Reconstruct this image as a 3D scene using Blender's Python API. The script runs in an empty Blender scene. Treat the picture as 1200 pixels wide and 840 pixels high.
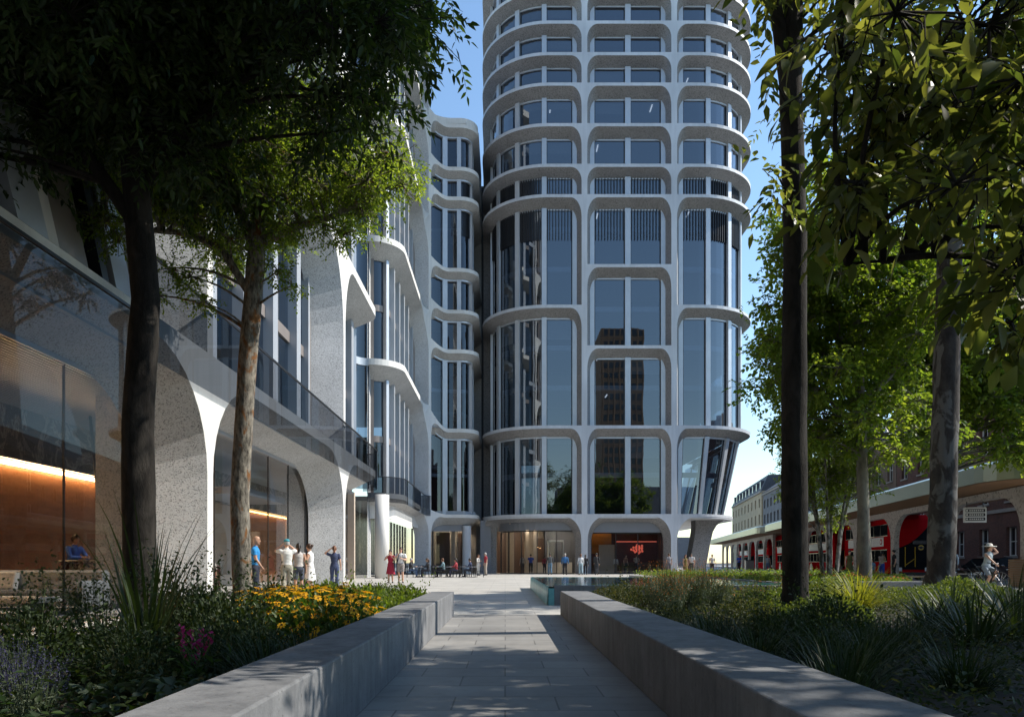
import bpy, bmesh, math, random
import numpy as np
from mathutils import Vector, Matrix, noise as mnoise
RND = random.Random(11)
C = bpy.context.scene.collection
PI = math.pi
def U(a, b): return RND.uniform(a, b)

# ------------------------------------------------------------------ mesh builder
class MB:
    def __init__(self): self.v = []; self.f = []; self.m = []
    def add(self, vs, fs, mi=0):
        o = len(self.v); self.v.extend([tuple(p) for p in vs])
        for f in fs: self.f.append([o + i for i in f]); self.m.append(mi)
    def box(self, x0, x1, y0, y1, z0, z1, mi=0):
        self.add([(x0,y0,z0),(x1,y0,z0),(x1,y1,z0),(x0,y1,z0),(x0,y0,z1),(x1,y0,z1),(x1,y1,z1),(x0,y1,z1)],
                 [(0,3,2,1),(4,5,6,7),(0,1,5,4),(1,2,6,5),(2,3,7,6),(3,0,4,7)], mi)
    def cbox(self, c, s, rot=None, mi=0, taper=1.0):
        M = rot if rot is not None else Matrix.Identity(3)
        pts = []
        for dz in (-.5, .5):
            k = taper if dz > 0 else 1.0
            for dx, dy in ((-.5,-.5),(.5,-.5),(.5,.5),(-.5,.5)):
                pts.append(Vector(c) + M @ Vector((dx*s[0]*k, dy*s[1]*k, dz*s[2])))
        self.add(pts, [(0,3,2,1),(4,5,6,7),(0,1,5,4),(1,2,6,5),(2,3,7,6),(3,0,4,7)], mi)
    def rbox(self, x0, x1, y0, y1, z0, z1, r=.02, mi=0):      # box with bevelled vertical and top edges
        def ring(i, z): return [(x0+i+r*0,y0+i,z)] if False else None
        def oct_(ins, z):
            a, b, c, d = x0+ins, x1-ins, y0+ins, y1-ins; q = r
            return [(a+q,c,z),(b-q,c,z),(b,c+q,z),(b,d-q,z),(b-q,d,z),(a+q,d,z),(a,d-q,z),(a,c+q,z)]
        vs = oct_(0,z0) + oct_(0,z1-r) + oct_(r*.8,z1)
        fs = [list(range(7,-1,-1)), list(range(16,24))]
        for k in (0, 8):
            for i in range(8): fs.append((k+i, k+(i+1)%8, k+8+(i+1)%8, k+8+i))
        self.add(vs, fs, mi)
    def tube(self, pts, rad, n=8, mi=0, cap=True, sx=1.0):
        pts = [Vector(p) for p in pts]
        if not hasattr(rad, '__len__'): rad = [rad]*len(pts)
        o = len(self.v); up = None
        for i, p in enumerate(pts):
            t = (pts[min(i+1,len(pts)-1)] - pts[max(i-1,0)])
            if t.length < 1e-9: t = Vector((0,0,1))
            t.normalize()
            if up is None:
                up = Vector((0,1,0)) if abs(t.y) < .9 else Vector((1,0,0))
            a = up - t*up.dot(t)
            if a.length < 1e-6: a = t.orthogonal()
            a.normalize(); b = t.cross(a); up = a
            for k in range(n):
                w = 2*PI*k/n
                self.v.append(tuple(p + a*(math.cos(w)*rad[i]) + b*(math.sin(w)*rad[i]*sx)))
        for i in range(len(pts)-1):
            for k in range(n):
                self.f.append([o+i*n+k, o+i*n+(k+1)%n, o+(i+1)*n+(k+1)%n, o+(i+1)*n+k]); self.m.append(mi)
        if cap:
            self.f.append([o+k for k in range(n-1,-1,-1)]); self.m.append(mi)
            e = o+(len(pts)-1)*n
            self.f.append([e+k for k in range(n)]); self.m.append(mi)
    def lathe(self, prof, n=16, c=(0,0,0), mi=0, sx=1, sy=1, axis='z'):
        vs = []
        for r, z in prof:
            for k in range(n):
                w = 2*PI*k/n; x, y = r*math.cos(w)*sx, r*math.sin(w)*sy
                p = (x,y,z) if axis == 'z' else ((z,x,y) if axis == 'x' else (y,z,x))
                vs.append((c[0]+p[0], c[1]+p[1], c[2]+p[2]))
        fs = []
        for i in range(len(prof)-1):
            for k in range(n): fs.append((i*n+k, i*n+(k+1)%n, (i+1)*n+(k+1)%n, (i+1)*n+k))
        fs.append(tuple(range(n-1,-1,-1))); e = (len(prof)-1)*n; fs.append(tuple(e+k for k in range(n)))
        self.add(vs, fs, mi)
    def prism(self, poly, z0, z1, mi=0):
        n = len(poly)
        self.add([(x,y,z0) for x,y in poly] + [(x,y,z1) for x,y in poly],
                 [tuple(range(n-1,-1,-1)), tuple(range(n,2*n))] + [(i,(i+1)%n,n+(i+1)%n,n+i) for i in range(n)], mi)
    def prismx(self, poly, x0, x1, mi=0):                     # poly in (y,z), extruded along x
        n = len(poly)
        self.add([(x0,y,z) for y,z in poly] + [(x1,y,z) for y,z in poly],
                 [tuple(range(n)), tuple(range(2*n-1,n-1,-1))] + [(i,n+i,n+(i+1)%n,(i+1)%n) for i in range(n)], mi)
    def build(self, name, mats, parent=None, smooth=False, fix=True):
        me = bpy.data.meshes.new(name); me.from_pydata(self.v, [], self.f)
        if not isinstance(mats, (list, tuple)): mats = [mats]
        for m in mats: me.materials.append(m)
        if len(mats) > 1: me.polygons.foreach_set('material_index', self.m)
        if smooth: me.polygons.foreach_set('use_smooth', [True]*len(me.polygons))
        me.update()
        if fix:
            bm = bmesh.new(); bm.from_mesh(me); bmesh.ops.recalc_face_normals(bm, faces=bm.faces); bm.to_mesh(me); bm.free()
        o = bpy.data.objects.new(name, me); C.objects.link(o)
        if parent is not None: o.parent = parent
        return o
def np_obj(name, V, F, mats, parent=None, mi=None, smooth=False):
    """V (n,3) and F (m,k) arrays -> one mesh object"""
    me = bpy.data.meshes.new(name); k = F.shape[1]
    me.vertices.add(len(V)); me.vertices.foreach_set('co', V.astype(np.float32).ravel())
    me.loops.add(F.size); me.loops.foreach_set('vertex_index', F.astype(np.int32).ravel())
    me.polygons.add(len(F)); me.polygons.foreach_set('loop_start', np.arange(0, F.size, k, dtype=np.int32))
    if not isinstance(mats, (list, tuple)): mats = [mats]
    for m in mats: me.materials.append(m)
    if mi is not None: me.polygons.foreach_set('material_index', mi.astype(np.int32))
    if smooth: me.polygons.foreach_set('use_smooth', np.ones(len(F), dtype=bool))
    me.update(calc_edges=True); me.validate()
    o = bpy.data.objects.new(name, me); C.objects.link(o)
    if parent is not None: o.parent = parent
    return o
def tag(o, label=None, cat=None, group=None, kind=None):
    if label: o['label'] = label
    if cat: o['category'] = cat
    if group: o['group'] = group
    if kind: o['kind'] = kind
    return o
def empty(name, loc=(0,0,0), rz=0, label=None, cat=None, group=None):
    o = bpy.data.objects.new(name, None); C.objects.link(o)
    o.location = loc; o.rotation_euler = (0,0,rz); o.empty_display_size = .2
    return tag(o, label, cat, group)
def copy_tree(o, parent=None):
    c = o.copy(); C.objects.link(c)
    if parent is not None: c.parent = parent
    for ch in [k for k in bpy.data.objects if k.parent == o]: copy_tree(ch, c)
    return c
def bevel(o, w, seg=2):
    m = o.modifiers.new('bevel', 'BEVEL'); m.width = w; m.segments = seg; m.limit_method = 'ANGLE'; m.angle_limit = math.radians(40)
    return o

# ------------------------------------------------------------------ materials
class N:
    def __init__(self, name):
        self.m = bpy.data.materials.new(name); self.m.use_nodes = True; self.t = self.m.node_tree
        self.b = self.t.nodes['Principled BSDF']; self.out = self.t.nodes['Material Output']
    def n(self, typ, **kw):
        x = self.t.nodes.new(typ)
        for k, v in kw.items(): setattr(x, k, v)
        return x
    def l(self, a, b): self.t.links.new(a, b)
    def val(self, sock, v): sock.default_value = v
    def coord(self, stretch=(1,1,1)):
        tc = self.n('ShaderNodeTexCoord'); mp = self.n('ShaderNodeMapping'); mp.inputs['Scale'].default_value = stretch
        self.l(tc.outputs['Object'], mp.inputs['Vector']); return mp.outputs['Vector']
    def noise(self, scale, detail=5, rough=.6, vec=None, dist=0):
        x = self.n('ShaderNodeTexNoise'); x.inputs['Scale'].default_value = scale; x.inputs['Detail'].default_value = detail
        x.inputs['Roughness'].default_value = rough; x.inputs['Distortion'].default_value = dist
        self.l(vec if vec is not None else self.coord(), x.inputs['Vector']); return x.outputs['Fac']
    def ramp(self, fac, stops):
        r = self.n('ShaderNodeValToRGB'); e = r.color_ramp.elements
        while len(e) < len(stops): e.new(.5)
        for el, (p, c) in zip(e, stops):
            el.position = p; el.color = c if len(c) == 4 else (*c, 1)
        self.l(fac, r.inputs['Fac']); return r.outputs['Color']
    def mix(self, fac, a, b, mode='MIX'):
        x = self.n('ShaderNodeMix', data_type='RGBA', blend_type=mode)
        for s, v in ((x.inputs['Factor'], fac), (x.inputs['A'], a), (x.inputs['B'], b)):
            if hasattr(v, 'node'): self.l(v, s)
            elif isinstance(v, (int, float)): s.default_value = v
            else: s.default_value = (*v, 1) if len(v) == 3 else v
        return x.outputs['Result']
    def bump(self, h, strength=.3, dist=.02):
        b = self.n('ShaderNodeBump'); b.inputs['Strength'].default_value = strength; b.inputs['Distance'].default_value = dist
        self.l(h, b.inputs['Height']); self.l(b.outputs['Normal'], self.b.inputs['Normal'])
    def base(self, c):
        if hasattr(c, 'node'): self.l(c, self.b.inputs['Base Color'])
        else: self.b.inputs['Base Color'].default_value = (*c, 1)
    def set(self, rough=.6, metal=0, spec=.5, coat=0):
        self.b.inputs['Roughness'].default_value = rough; self.b.inputs['Metallic'].default_value = metal
        self.b.inputs['Specular IOR Level'].default_value = spec; self.b.inputs['Coat Weight'].default_value = coat
        return self
def sc(c, k): return tuple(min(1, x*k) for x in c)
def plain(name, c, rough=.6, metal=0, var=.18, scale=4, bump=.0, bscale=40, spec=.5, coat=0, stretch=(1,1,1)):
    n = N(name); n.set(rough, metal, spec, coat); v = n.coord(stretch)
    f = n.noise(scale, 6, .65, v)
    n.base(n.ramp(f, [(.3, sc(c,1-var)), (.7, sc(c,1+var))]))
    if bump: n.bump(n.noise(bscale, 4, .6, v), bump, .01)
    return n.m
def speckle(name, light, dark, scale=26, rough=.75, amt=.3):
    n = N(name); n.set(rough, 0, .3); v = n.coord()
    vo = n.n('ShaderNodeTexVoronoi'); vo.inputs['Scale'].default_value = scale; n.l(v, vo.inputs['Vector'])
    sp = n.n('ShaderNodeSeparateColor'); n.l(vo.outputs['Color'], sp.inputs['Color'])
    mid = tuple((a*1.4+b)/2.4 for a, b in zip(light, dark))
    c = n.ramp(sp.outputs['Red'], [(0, dark), (amt*.4, mid), (amt, light), (1, sc(light,1.12))])
    st = n.ramp(n.noise(.35, 5, .6, v), [(.3, (.8,.8,.8)), (.7, (1.05,1.05,1.05))])
    n.base(n.mix(1.0, c, st, 'MULTIPLY')); n.bump(sp.outputs['Red'], .12, .01)
    return n.m
def glass(name, tint, refl=.1, rough=.0, power=4.0, rcol=(1,1,1)):
    n = N(name); n.t.nodes.remove(n.b)
    tr = n.n('ShaderNodeBsdfTransparent'); tr.inputs['Color'].default_value = (*tint, 1)
    gl = n.n('ShaderNodeBsdfGlossy'); gl.inputs['Roughness'].default_value = rough; gl.inputs['Color'].default_value = (*rcol, 1)
    lw = n.n('ShaderNodeLayerWeight'); lw.inputs['Blend'].default_value = .5
    pw = n.n('ShaderNodeMath', operation='POWER'); n.l(lw.outputs['Facing'], pw.inputs[0]); pw.inputs[1].default_value = power
    mm = n.n('ShaderNodeMath', operation='MULTIPLY_ADD'); n.l(pw.outputs[0], mm.inputs[0]); mm.inputs[1].default_value = 1-refl; mm.inputs[2].default_value = refl
    # slight warp so that reflections waver like float glass
    nz = n.n('ShaderNodeTexNoise'); nz.inputs['Scale'].default_value = .35; nz.inputs['Detail'].default_value = 1; n.l(n.coord(), nz.inputs['Vector'])
    bp = n.n('ShaderNodeBump'); bp.inputs['Strength'].default_value = .06; bp.inputs['Distance'].default_value = .06
    n.l(nz.outputs['Fac'], bp.inputs['Height']); n.l(bp.outputs['Normal'], gl.inputs['Normal'])
    mx = n.n('ShaderNodeMixShader'); n.l(mm.outputs[0], mx.inputs[0]); n.l(tr.outputs[0], mx.inputs[1]); n.l(gl.outputs[0], mx.inputs[2])
    n.l(mx.outputs[0], n.out.inputs['Surface']); return n.m
def leafmat(name, c1, c2, trans=.45, gloss=.5):
    n = N(name); n.set(gloss, 0, .35)
    g = n.n('ShaderNodeNewGeometry')
    col = n.mix(g.outputs['Random Per Island'], c1, c2)
    n.base(col)
    tl = n.n('ShaderNodeBsdfTranslucent')
    bright = n.mix(1.0, col, (1.65,1.6,.65), 'MULTIPLY'); n.l(bright, tl.inputs['Color'])
    mx = n.n('ShaderNodeMixShader'); mx.inputs[0].default_value = trans
    n.l(n.b.outputs[0], mx.inputs[1]); n.l(tl.outputs[0], mx.inputs[2]); n.l(mx.outputs[0], n.out.inputs['Surface'])
    return n.m
def emit(name, c, s):
    n = N(name); n.base(c); n.b.inputs['Emission Color'].default_value = (*c, 1); n.b.inputs['Emission Strength'].default_value = s
    return n.m
def bark(name, c1, c2, c3, scale=6, patch=2.5, sharp=.08, str_=(1,1,.3), thr=.53):
    n = N(name); n.set(.9, 0, .2); v = n.coord(str_)
    a = n.ramp(n.noise(scale, 8, .7, v), [(.35, c1), (.65, c2)])
    p = n.ramp(n.noise(patch, 4, .55, n.coord((1,1,.6)), .6), [(thr-sharp, (0,0,0)), (thr+sharp, (1,1,1))])
    n.base(n.mix(p, a, c3)); n.bump(n.noise(scale*2.2, 8, .75, v), .8, .03)
    return n.m
def bricks(name, c1, c2, mortar, w=.225, h=.075, ms=.012, rough=.85, kind='wall', off=.5, stain=(.75,1.1), stscale=.5, bump=.4):
    n = N(name); n.set(rough, 0, .3)
    tc = n.n('ShaderNodeTexCoord'); sp = n.n('ShaderNodeSeparateXYZ'); n.l(tc.outputs['Object'], sp.inputs[0])
    cb = n.n('ShaderNodeCombineXYZ')
    if kind == 'wall':
        ad = n.n('ShaderNodeMath', operation='ADD'); n.l(sp.outputs['X'], ad.inputs[0]); n.l(sp.outputs['Y'], ad.inputs[1])
        n.l(ad.outputs[0], cb.inputs['X']); n.l(sp.outputs['Z'], cb.inputs['Y'])
    else:
        n.l(sp.outputs['X'], cb.inputs['X']); n.l(sp.outputs['Y'], cb.inputs['Y'])
    br = n.n('ShaderNodeTexBrick', offset=off)
    br.inputs['Scale'].default_value = 1; br.inputs['Brick Width'].default_value = w; br.inputs['Row Height'].default_value = h
    br.inputs['Mortar Size'].default_value = ms; br.inputs['Mortar Smooth'].default_value = .1
    for k, c in (('Color1', c1), ('Color2', c2), ('Mortar', mortar)): br.inputs[k].default_value = (*c, 1)
    n.l(cb.outputs[0], br.inputs['Vector'])
    s = n.ramp(n.noise(stscale, 7, .65), [(.3, (stain[0],)*3), (.7, (stain[1],)*3)])
    s2 = n.ramp(n.noise(stscale*9, 5, .7), [(.30, (.82,)*3), (.46, (1,)*3), (1, (1.04,)*3)])
    n.base(n.mix(1.0, n.mix(1.0, br.outputs['Color'], s, 'MULTIPLY'), s2, 'MULTIPLY'))
    inv = n.n('ShaderNodeMath', operation='SUBTRACT'); inv.inputs[0].default_value = 1; n.l(br.outputs['Fac'], inv.inputs[1])
    n.bump(inv.outputs[0], bump, .01)
    return n
M = {}
M['spec'] = speckle('terrazzo_concrete', (.54,.545,.55), (.20,.20,.205), 44, amt=.42)
M['spec_far'] = speckle('terrazzo_concrete_fine', (.32,.32,.325), (.15,.15,.16), 20, amt=.42)
M['edge'] = plain('pale_cast_edge', (.64,.67,.71), .55, var=.06, scale=.6)
M['edge_l'] = plain('cream_cast_edge', (.72,.705,.66), .6, var=.08, scale=.6)
def cast(name, c):
    n = N(name); n.set(.58, 0, .4)
    a = n.ramp(n.noise(.22, 3, .5), [(.35, sc(c,.88)), (.65, sc(c,1.06))]); st = n.ramp(n.noise(2.2, 6, .65, n.coord((1.6,1.6,.12))), [(.3, (.84,.85,.86)), (.6, (1,1,1))])
    n.base(n.mix(.8, a, st, 'MULTIPLY')); n.bump(n.noise(9, 5, .6), .08, .02); return n.m
M['edge'] = cast('pale_cast_edge', (.62,.65,.69)); M['edge_l'] = cast('cream_cast_edge', (.74,.73,.70))
M['blind'] = plain('roller_blind', (.42,.42,.41), .9, var=.05)
M['metal'] = plain('satin_aluminium', (.50,.53,.57), .38, .35, var=.06, scale=.8)
M['bronze'] = plain('bronze_panel', (.27,.235,.215), .42, .25, var=.08, scale=.7)
M['dark'] = plain('dark_metal', (.035,.037,.042), .4, .5, var=.1)
M['greyfascia'] = plain('grey_blue_bulkhead', (.22,.235,.265), .45, .2, var=.07, scale=.6)
M['slab'] = plain('office_ceiling', (.42,.44,.46), .8, var=.05)
M['core'] = plain('office_core', (.06,.065,.08), .8, var=.3, scale=.3)
M['g_tower'] = glass('blue_grey_glass', (.25,.29,.34), .17, .003, 3.0, (.84,.89,.95))
M['g_left'] = glass('dark_office_glass', (.25,.29,.34), .08, .003, 3.5, (.86,.92,1))
M['g_lobby'] = glass('lobby_glass', (.76,.78,.79), .03, .0, 5.0)
M['g_lob2'] = glass('tinted_lobby_glass', (.50,.51,.53), .085, .0, 4.0)
M['g_bal'] = glass('balustrade_glass', (.36,.38,.41), .02, .0, 6)
M['g_dark'] = plain('dark_window_glass', (.02,.025,.032), .06, 0, var=.3, scale=.6, spec=.8)
M['stone_br'] = plain('brown_stone', (.34,.23,.16), .85, var=.1)
M['conc'] = None
n = N('seat_wall_concrete'); n.set(.8, 0, .35)
a = n.ramp(n.noise(2.2, 9, .7), [(.3, (.125,.13,.138)), (.7, (.235,.24,.25))])
s = n.ramp(n.noise(3.0, 6, .7, n.coord((3.2,3.2,.22))), [(.34, (.66,.66,.68)), (.56, (1,1,1))])
p = n.ramp(n.noise(38, 3, .5), [(.28, (.55,.55,.55)), (.36, (1,1,1))])
n.base(n.mix(1, n.mix(.75, a, s, 'MULTIPLY'), p, 'MULTIPLY')); n.bump(n.noise(30, 6, .7), .35, .01); M['conc'] = n.m
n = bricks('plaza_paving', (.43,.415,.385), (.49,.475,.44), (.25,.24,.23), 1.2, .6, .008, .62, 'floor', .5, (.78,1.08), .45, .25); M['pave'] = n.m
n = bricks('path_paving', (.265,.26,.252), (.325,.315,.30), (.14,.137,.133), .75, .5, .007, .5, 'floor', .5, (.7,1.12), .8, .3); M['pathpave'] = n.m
M['asphalt'] = plain('asphalt', (.055,.055,.058), .85, var=.25, scale=1.2, bump=.4, bscale=90)
M['soil'] = plain('dark_soil', (.030,.022,.015), .95, var=.5, scale=9, bump=.9, bscale=22)
M['kerb'] = plain('kerb_stone', (.34,.33,.32), .8, var=.15, scale=3, bump=.2)
M['paint'] = plain('road_paint', (.72,.72,.70), .7, var=.1, scale=6)
M['brick_r'] = bricks('red_brick', (.105,.030,.021), (.18,.055,.036), (.14,.11,.095)).m
M['brick_b'] = bricks('brown_brick', (.16,.095,.065), (.23,.14,.095), (.2,.17,.15)).m
M['stone_g'] = plain('grey_stone', (.17,.17,.185), .85, var=.15, scale=.5, bump=.2)
M['stone_y'] = plain('buff_stone', (.50,.40,.27), .85, var=.1, scale=.5, bump=.15)
M['slate'] = plain('slate_roof', (.075,.08,.095), .7, var=.2, scale=3, bump=.3)
M['white'] = plain('white_paint', (.75,.75,.73), .5, var=.05)
M['trim'] = plain('stone_trim', (.34,.31,.28), .8, var=.12, scale=2)
n = N('wood_wall'); n.set(.42, 0, .45); v = n.coord((.5,.5,3.2))
n.base(n.ramp(n.noise(2.4, 8, .6, v, .8), [(.3, (.20,.075,.025)), (.7, (.34,.145,.052))])); M['woodwall'] = n.m
def wood(name, a, b, st=(1,8,8)):
    n = N(name); n.set(.6, 0, .35); n.base(n.ramp(n.noise(2.5, 6, .6, n.coord(st)), [(.3, a), (.7, b)])); return n.m
M['wood'] = wood('oak_slats', (.24,.14,.07), (.36,.22,.12))
M['soffit'] = wood('timber_soffit', (.20,.105,.045), (.32,.18,.085), (9,.6,9))
M['led'] = emit('warm_led_strip', (1,.60,.26), 52)
M['led_soft'] = emit('amber_cove_lamp', (1,.55,.18), 6)
M['lampw'] = emit('warm_white_lamp', (1,.86,.66), 16)
M['lampc'] = emit('cool_white_lamp', (.95,.97,1), 1.1)
M['lampr'] = emit('red_lamp', (1,.20,.13), .30)
M['beige'] = plain('beige_lobby_wall', (.50,.42,.34), .7, var=.06)
M['brownwall'] = plain('dark_timber_wall', (.10,.055,.035), .5, var=.2, scale=2, stretch=(4,4,.4))
M['redwall'] = plain('dark_red_wall', (.085,.018,.02), .5, var=.3, scale=.8)
M['orangewall'] = plain('amber_wall', (.36,.17,.04), .5, var=.12)
M['cream'] = plain('pale_stone_desk', (.62,.59,.55), .45, var=.06)
n = N('dark_marble'); n.set(.2, 0, .5)
n.base(n.ramp(n.noise(2.2, 9, .65, n.coord(), 2.2), [(.44, (.018,.018,.02)), (.5, (.35,.33,.30)), (.56, (.018,.018,.02))])); M['marble'] = n.m
n = N('pale_marble'); n.set(.35, 0, .5)
n.base(n.ramp(n.noise(.5, 9, .65, n.coord(), 2.4), [(.46, (.12,.115,.11)), (.5, (.40,.37,.34)), (.54, (.13,.125,.12))])); M['marble2'] = n.m
M['sofa'] = plain('grey_upholstery', (.42,.41,.40), .9, var=.06, scale=12, bump=.25, bscale=120)
M['sofad'] = plain('charcoal_upholstery', (.17,.17,.175), .9, var=.08, scale=12, bump=.25, bscale=120)
M['metalfascia'] = plain('pale_green_metal_fascia', (.40,.44,.36), .32, .55, var=.06, scale=.4)
M['arcade'] = speckle('arcade_concrete', (.50,.46,.42), (.24,.22,.20), 12, amt=.35)
M['busred'] = plain('bus_red_paint', (.45,.010,.014), .7, 0, var=.06, scale=2, spec=.0)
M['busdark'] = plain('bus_black_trim', (.018,.018,.02), .25, 0, var=.2)
M['busglass'] = plain('bus_glass', (.014,.016,.019), .7, 0, var=.2, spec=.0)
M['yellow'] = plain('yellow_rail', (.62,.40,.03), .4, var=.05)
M['rubber'] = plain('tyre_rubber', (.02,.02,.02), .9, var=.2)
M['chrome'] = plain('alloy_rim', (.5,.5,.52), .3, .8, var=.06)
M['carblack'] = plain('black_car_paint', (.012,.013,.016), .12, 0, var=.1, coat=1)
M['lamp_red'] = plain('tail_lamp', (.35,.01,.01), .2)
M['headlamp'] = plain('headlamp_glass', (.75,.77,.8), .12)
n = N('pool_water'); n.set(.03, 0, .5); n.base((.045,.24,.27)); n.bump(n.noise(2.2, 3, .5, n.coord((1,.6,1))), .18, .05); M['water'] = n.m
n = N('water_sheet'); n.set(.3, 0, .4)
n.base(n.ramp(n.noise(3, 5, .6, n.coord((2,2,.4))), [(.35, (.04,.26,.30)), (.7, (.22,.52,.56))])); n.bump(n.noise(5, 4, .6, n.coord((3,3,.35))), .5, .03); M['weir'] = n.m
M['tile'] = plain('pool_tile', (.12,.36,.38), .4, var=.2, scale=6)
# barks and leaves
M['bark_d'] = bark('dark_bark', (.008,.007,.006), (.026,.022,.019), (.034,.030,.026), 9, 3.2, .08)
M['bark_o'] = bark('lichen_bark', (.035,.03,.025), (.33,.30,.25), (.19,.085,.03), 17, 5.5, .05, (1,1,.35), .60)
M['bark_p'] = bark('plane_bark', (.028,.024,.022), (.07,.061,.054), (.135,.128,.117), 4, 2.2, .03, (1,1,.5))
M['bark_g'] = bark('grey_bark', (.09,.08,.066), (.20,.18,.15), (.20,.19,.15), 7, 3, .1)
M['bark_s'] = bark('silver_bark', (.16,.15,.14), (.34,.32,.30), (.06,.055,.05), 5, 5, .05, (1,1,2))
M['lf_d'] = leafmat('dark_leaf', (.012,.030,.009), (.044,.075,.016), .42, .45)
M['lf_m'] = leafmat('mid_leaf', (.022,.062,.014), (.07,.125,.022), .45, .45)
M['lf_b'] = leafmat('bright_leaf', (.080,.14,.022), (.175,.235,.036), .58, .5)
M['lf_l'] = leafmat('lime_leaf', (.12,.19,.03), (.23,.29,.05), .6, .5)
M['lf_big'] = leafmat('broad_leaf', (.045,.070,.020), (.165,.175,.055), .6, .38)
M['lf_box'] = leafmat('box_leaf', (.055,.095,.020), (.145,.175,.040), .4, .45)
M['lf_olive'] = leafmat('olive_leaf', (.050,.060,.022), (.115,.110,.040), .35, .6)
M['lf_grey'] = leafmat('felted_leaf', (.05,.072,.045), (.11,.13,.085), .2, .8)
M['lf_blade'] = leafmat('blade_leaf', (.014,.028,.010), (.036,.056,.016), .25, .5)
M['lf_yblade'] = leafmat('golden_blade_leaf', (.14,.17,.026), (.30,.29,.05), .45, .5)
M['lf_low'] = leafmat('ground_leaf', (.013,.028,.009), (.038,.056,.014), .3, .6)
M['stem'] = plain('green_stem', (.06,.085,.03), .8, var=.2)
M['fl_y'] = leafmat('golden_petal', (.62,.30,.012), (.80,.46,.02), .3, .6)
M['fl_c'] = plain('flower_centre', (.045,.022,.01), .9, var=.2)
M['fl_p'] = leafmat('lavender_petal', (.024,.024,.06), (.048,.045,.11), .3, .7)
M['fl_m'] = leafmat('magenta_petal', (.20,.012,.10), (.32,.02,.15), .3, .6)
M['fl_o'] = leafmat('orange_petal', (.52,.11,.02), (.66,.20,.04), .3, .6)
M['fl_r'] = leafmat('red_petal', (.52,.05,.035), (.66,.10,.06), .3, .6)
_cm = {}
def cloth(c, rough=.85):
    k = tuple(round(x,3) for x in c)
    if k not in _cm: _cm[k] = plain('cloth', c, rough, var=.12, scale=7, bump=.2, bscale=60)
    return _cm[k]
SKIN = [plain('skin', c, .5, var=.08, scale=9, spec=.4) for c in ((.56,.33,.23), (.46,.26,.17), (.28,.15,.09), (.62,.38,.28))]
HAIR = {'dark': plain('dark_hair', (.012,.009,.008), .5, var=.3), 'brown': plain('brown_hair', (.07,.035,.018), .5, var=.3),
        'auburn': plain('auburn_hair', (.14,.055,.022), .5, var=.3), 'grey': plain('grey_hair', (.38,.37,.36), .6, var=.2), 'blond': plain('blond_hair', (.36,.23,.10), .5, var=.2)}
M['eye'] = plain('eye_dark', (.02,.015,.012), .3)
M['lip'] = plain('lip', (.34,.12,.10), .5)
EXPOSURE = 0.55
# ------------------------------------------------------------------ world, sun, camera
EL, AZ = math.radians(44), math.radians(7)            # sun to the right of the picture, a little behind the tower's front
S = Vector((math.cos(EL)*math.cos(AZ), math.cos(EL)*math.sin(AZ), math.sin(EL)))
scn = bpy.context.scene
w = bpy.data.worlds.new('World'); scn.world = w; w.use_nodes = True
sky = w.node_tree.nodes.new('ShaderNodeTexSky'); sky.sky_type = 'NISHITA'; sky.sun_disc = False
sky.sun_elevation = EL; sky.sun_rotation = PI/2 - AZ; sky.altitude = 50; sky.air_density = 1.3; sky.dust_density = .1; sky.ozone_density = 1.1
bg = w.node_tree.nodes['Background']; bg.inputs['Strength'].default_value = .146
tn = w.node_tree.nodes.new('ShaderNodeMix'); tn.data_type = 'RGBA'; tn.blend_type = 'MULTIPLY'; tn.inputs['Factor'].default_value = 1; tn.inputs['B'].default_value = (.90,1.0,1.07,1)
w.node_tree.links.new(sky.outputs[0], tn.inputs['A']); w.node_tree.links.new(tn.outputs['Result'], bg.inputs[0])
sl = bpy.data.lights.new('sun', 'SUN'); sl.energy = 4.7; sl.angle = math.radians(.55); sl.color = (1, .93, .82)
so = bpy.data.objects.new('sun', sl); C.objects.link(so); so.rotation_euler = S.to_track_quat('Z', 'Y').to_euler(); so.location = (60, 20, 70)
cd = bpy.data.cameras.new('camera'); cam = bpy.data.objects.new('camera', cd); C.objects.link(cam); scn.camera = cam
EYE = 1.02
cam.location = (0, 0, EYE); cam.rotation_euler = (PI/2, 0, 0)
cd.sensor_width = 36; cd.lens = 25.5; cd.shift_x = 8/1200; cd.shift_y = 239/1200; cd.clip_start = .05; cd.clip_end = 4000
vs = scn.view_settings; vs.view_transform = 'Standard'; vs.look = 'None'; vs.gamma = 1; vs.use_curve_mapping = False; vs.exposure = EXPOSURE
cy = scn.cycles; cy.max_bounces = 10; cy.transparent_max_bounces = 24; cy.diffuse_bounces = 3; cy.glossy_bounces = 4; cy.transmission_bounces = 4
cy.use_denoising = True; cy.sample_clamp_indirect = 4; cy.caustics_reflective = False; cy.caustics_refractive = False

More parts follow.
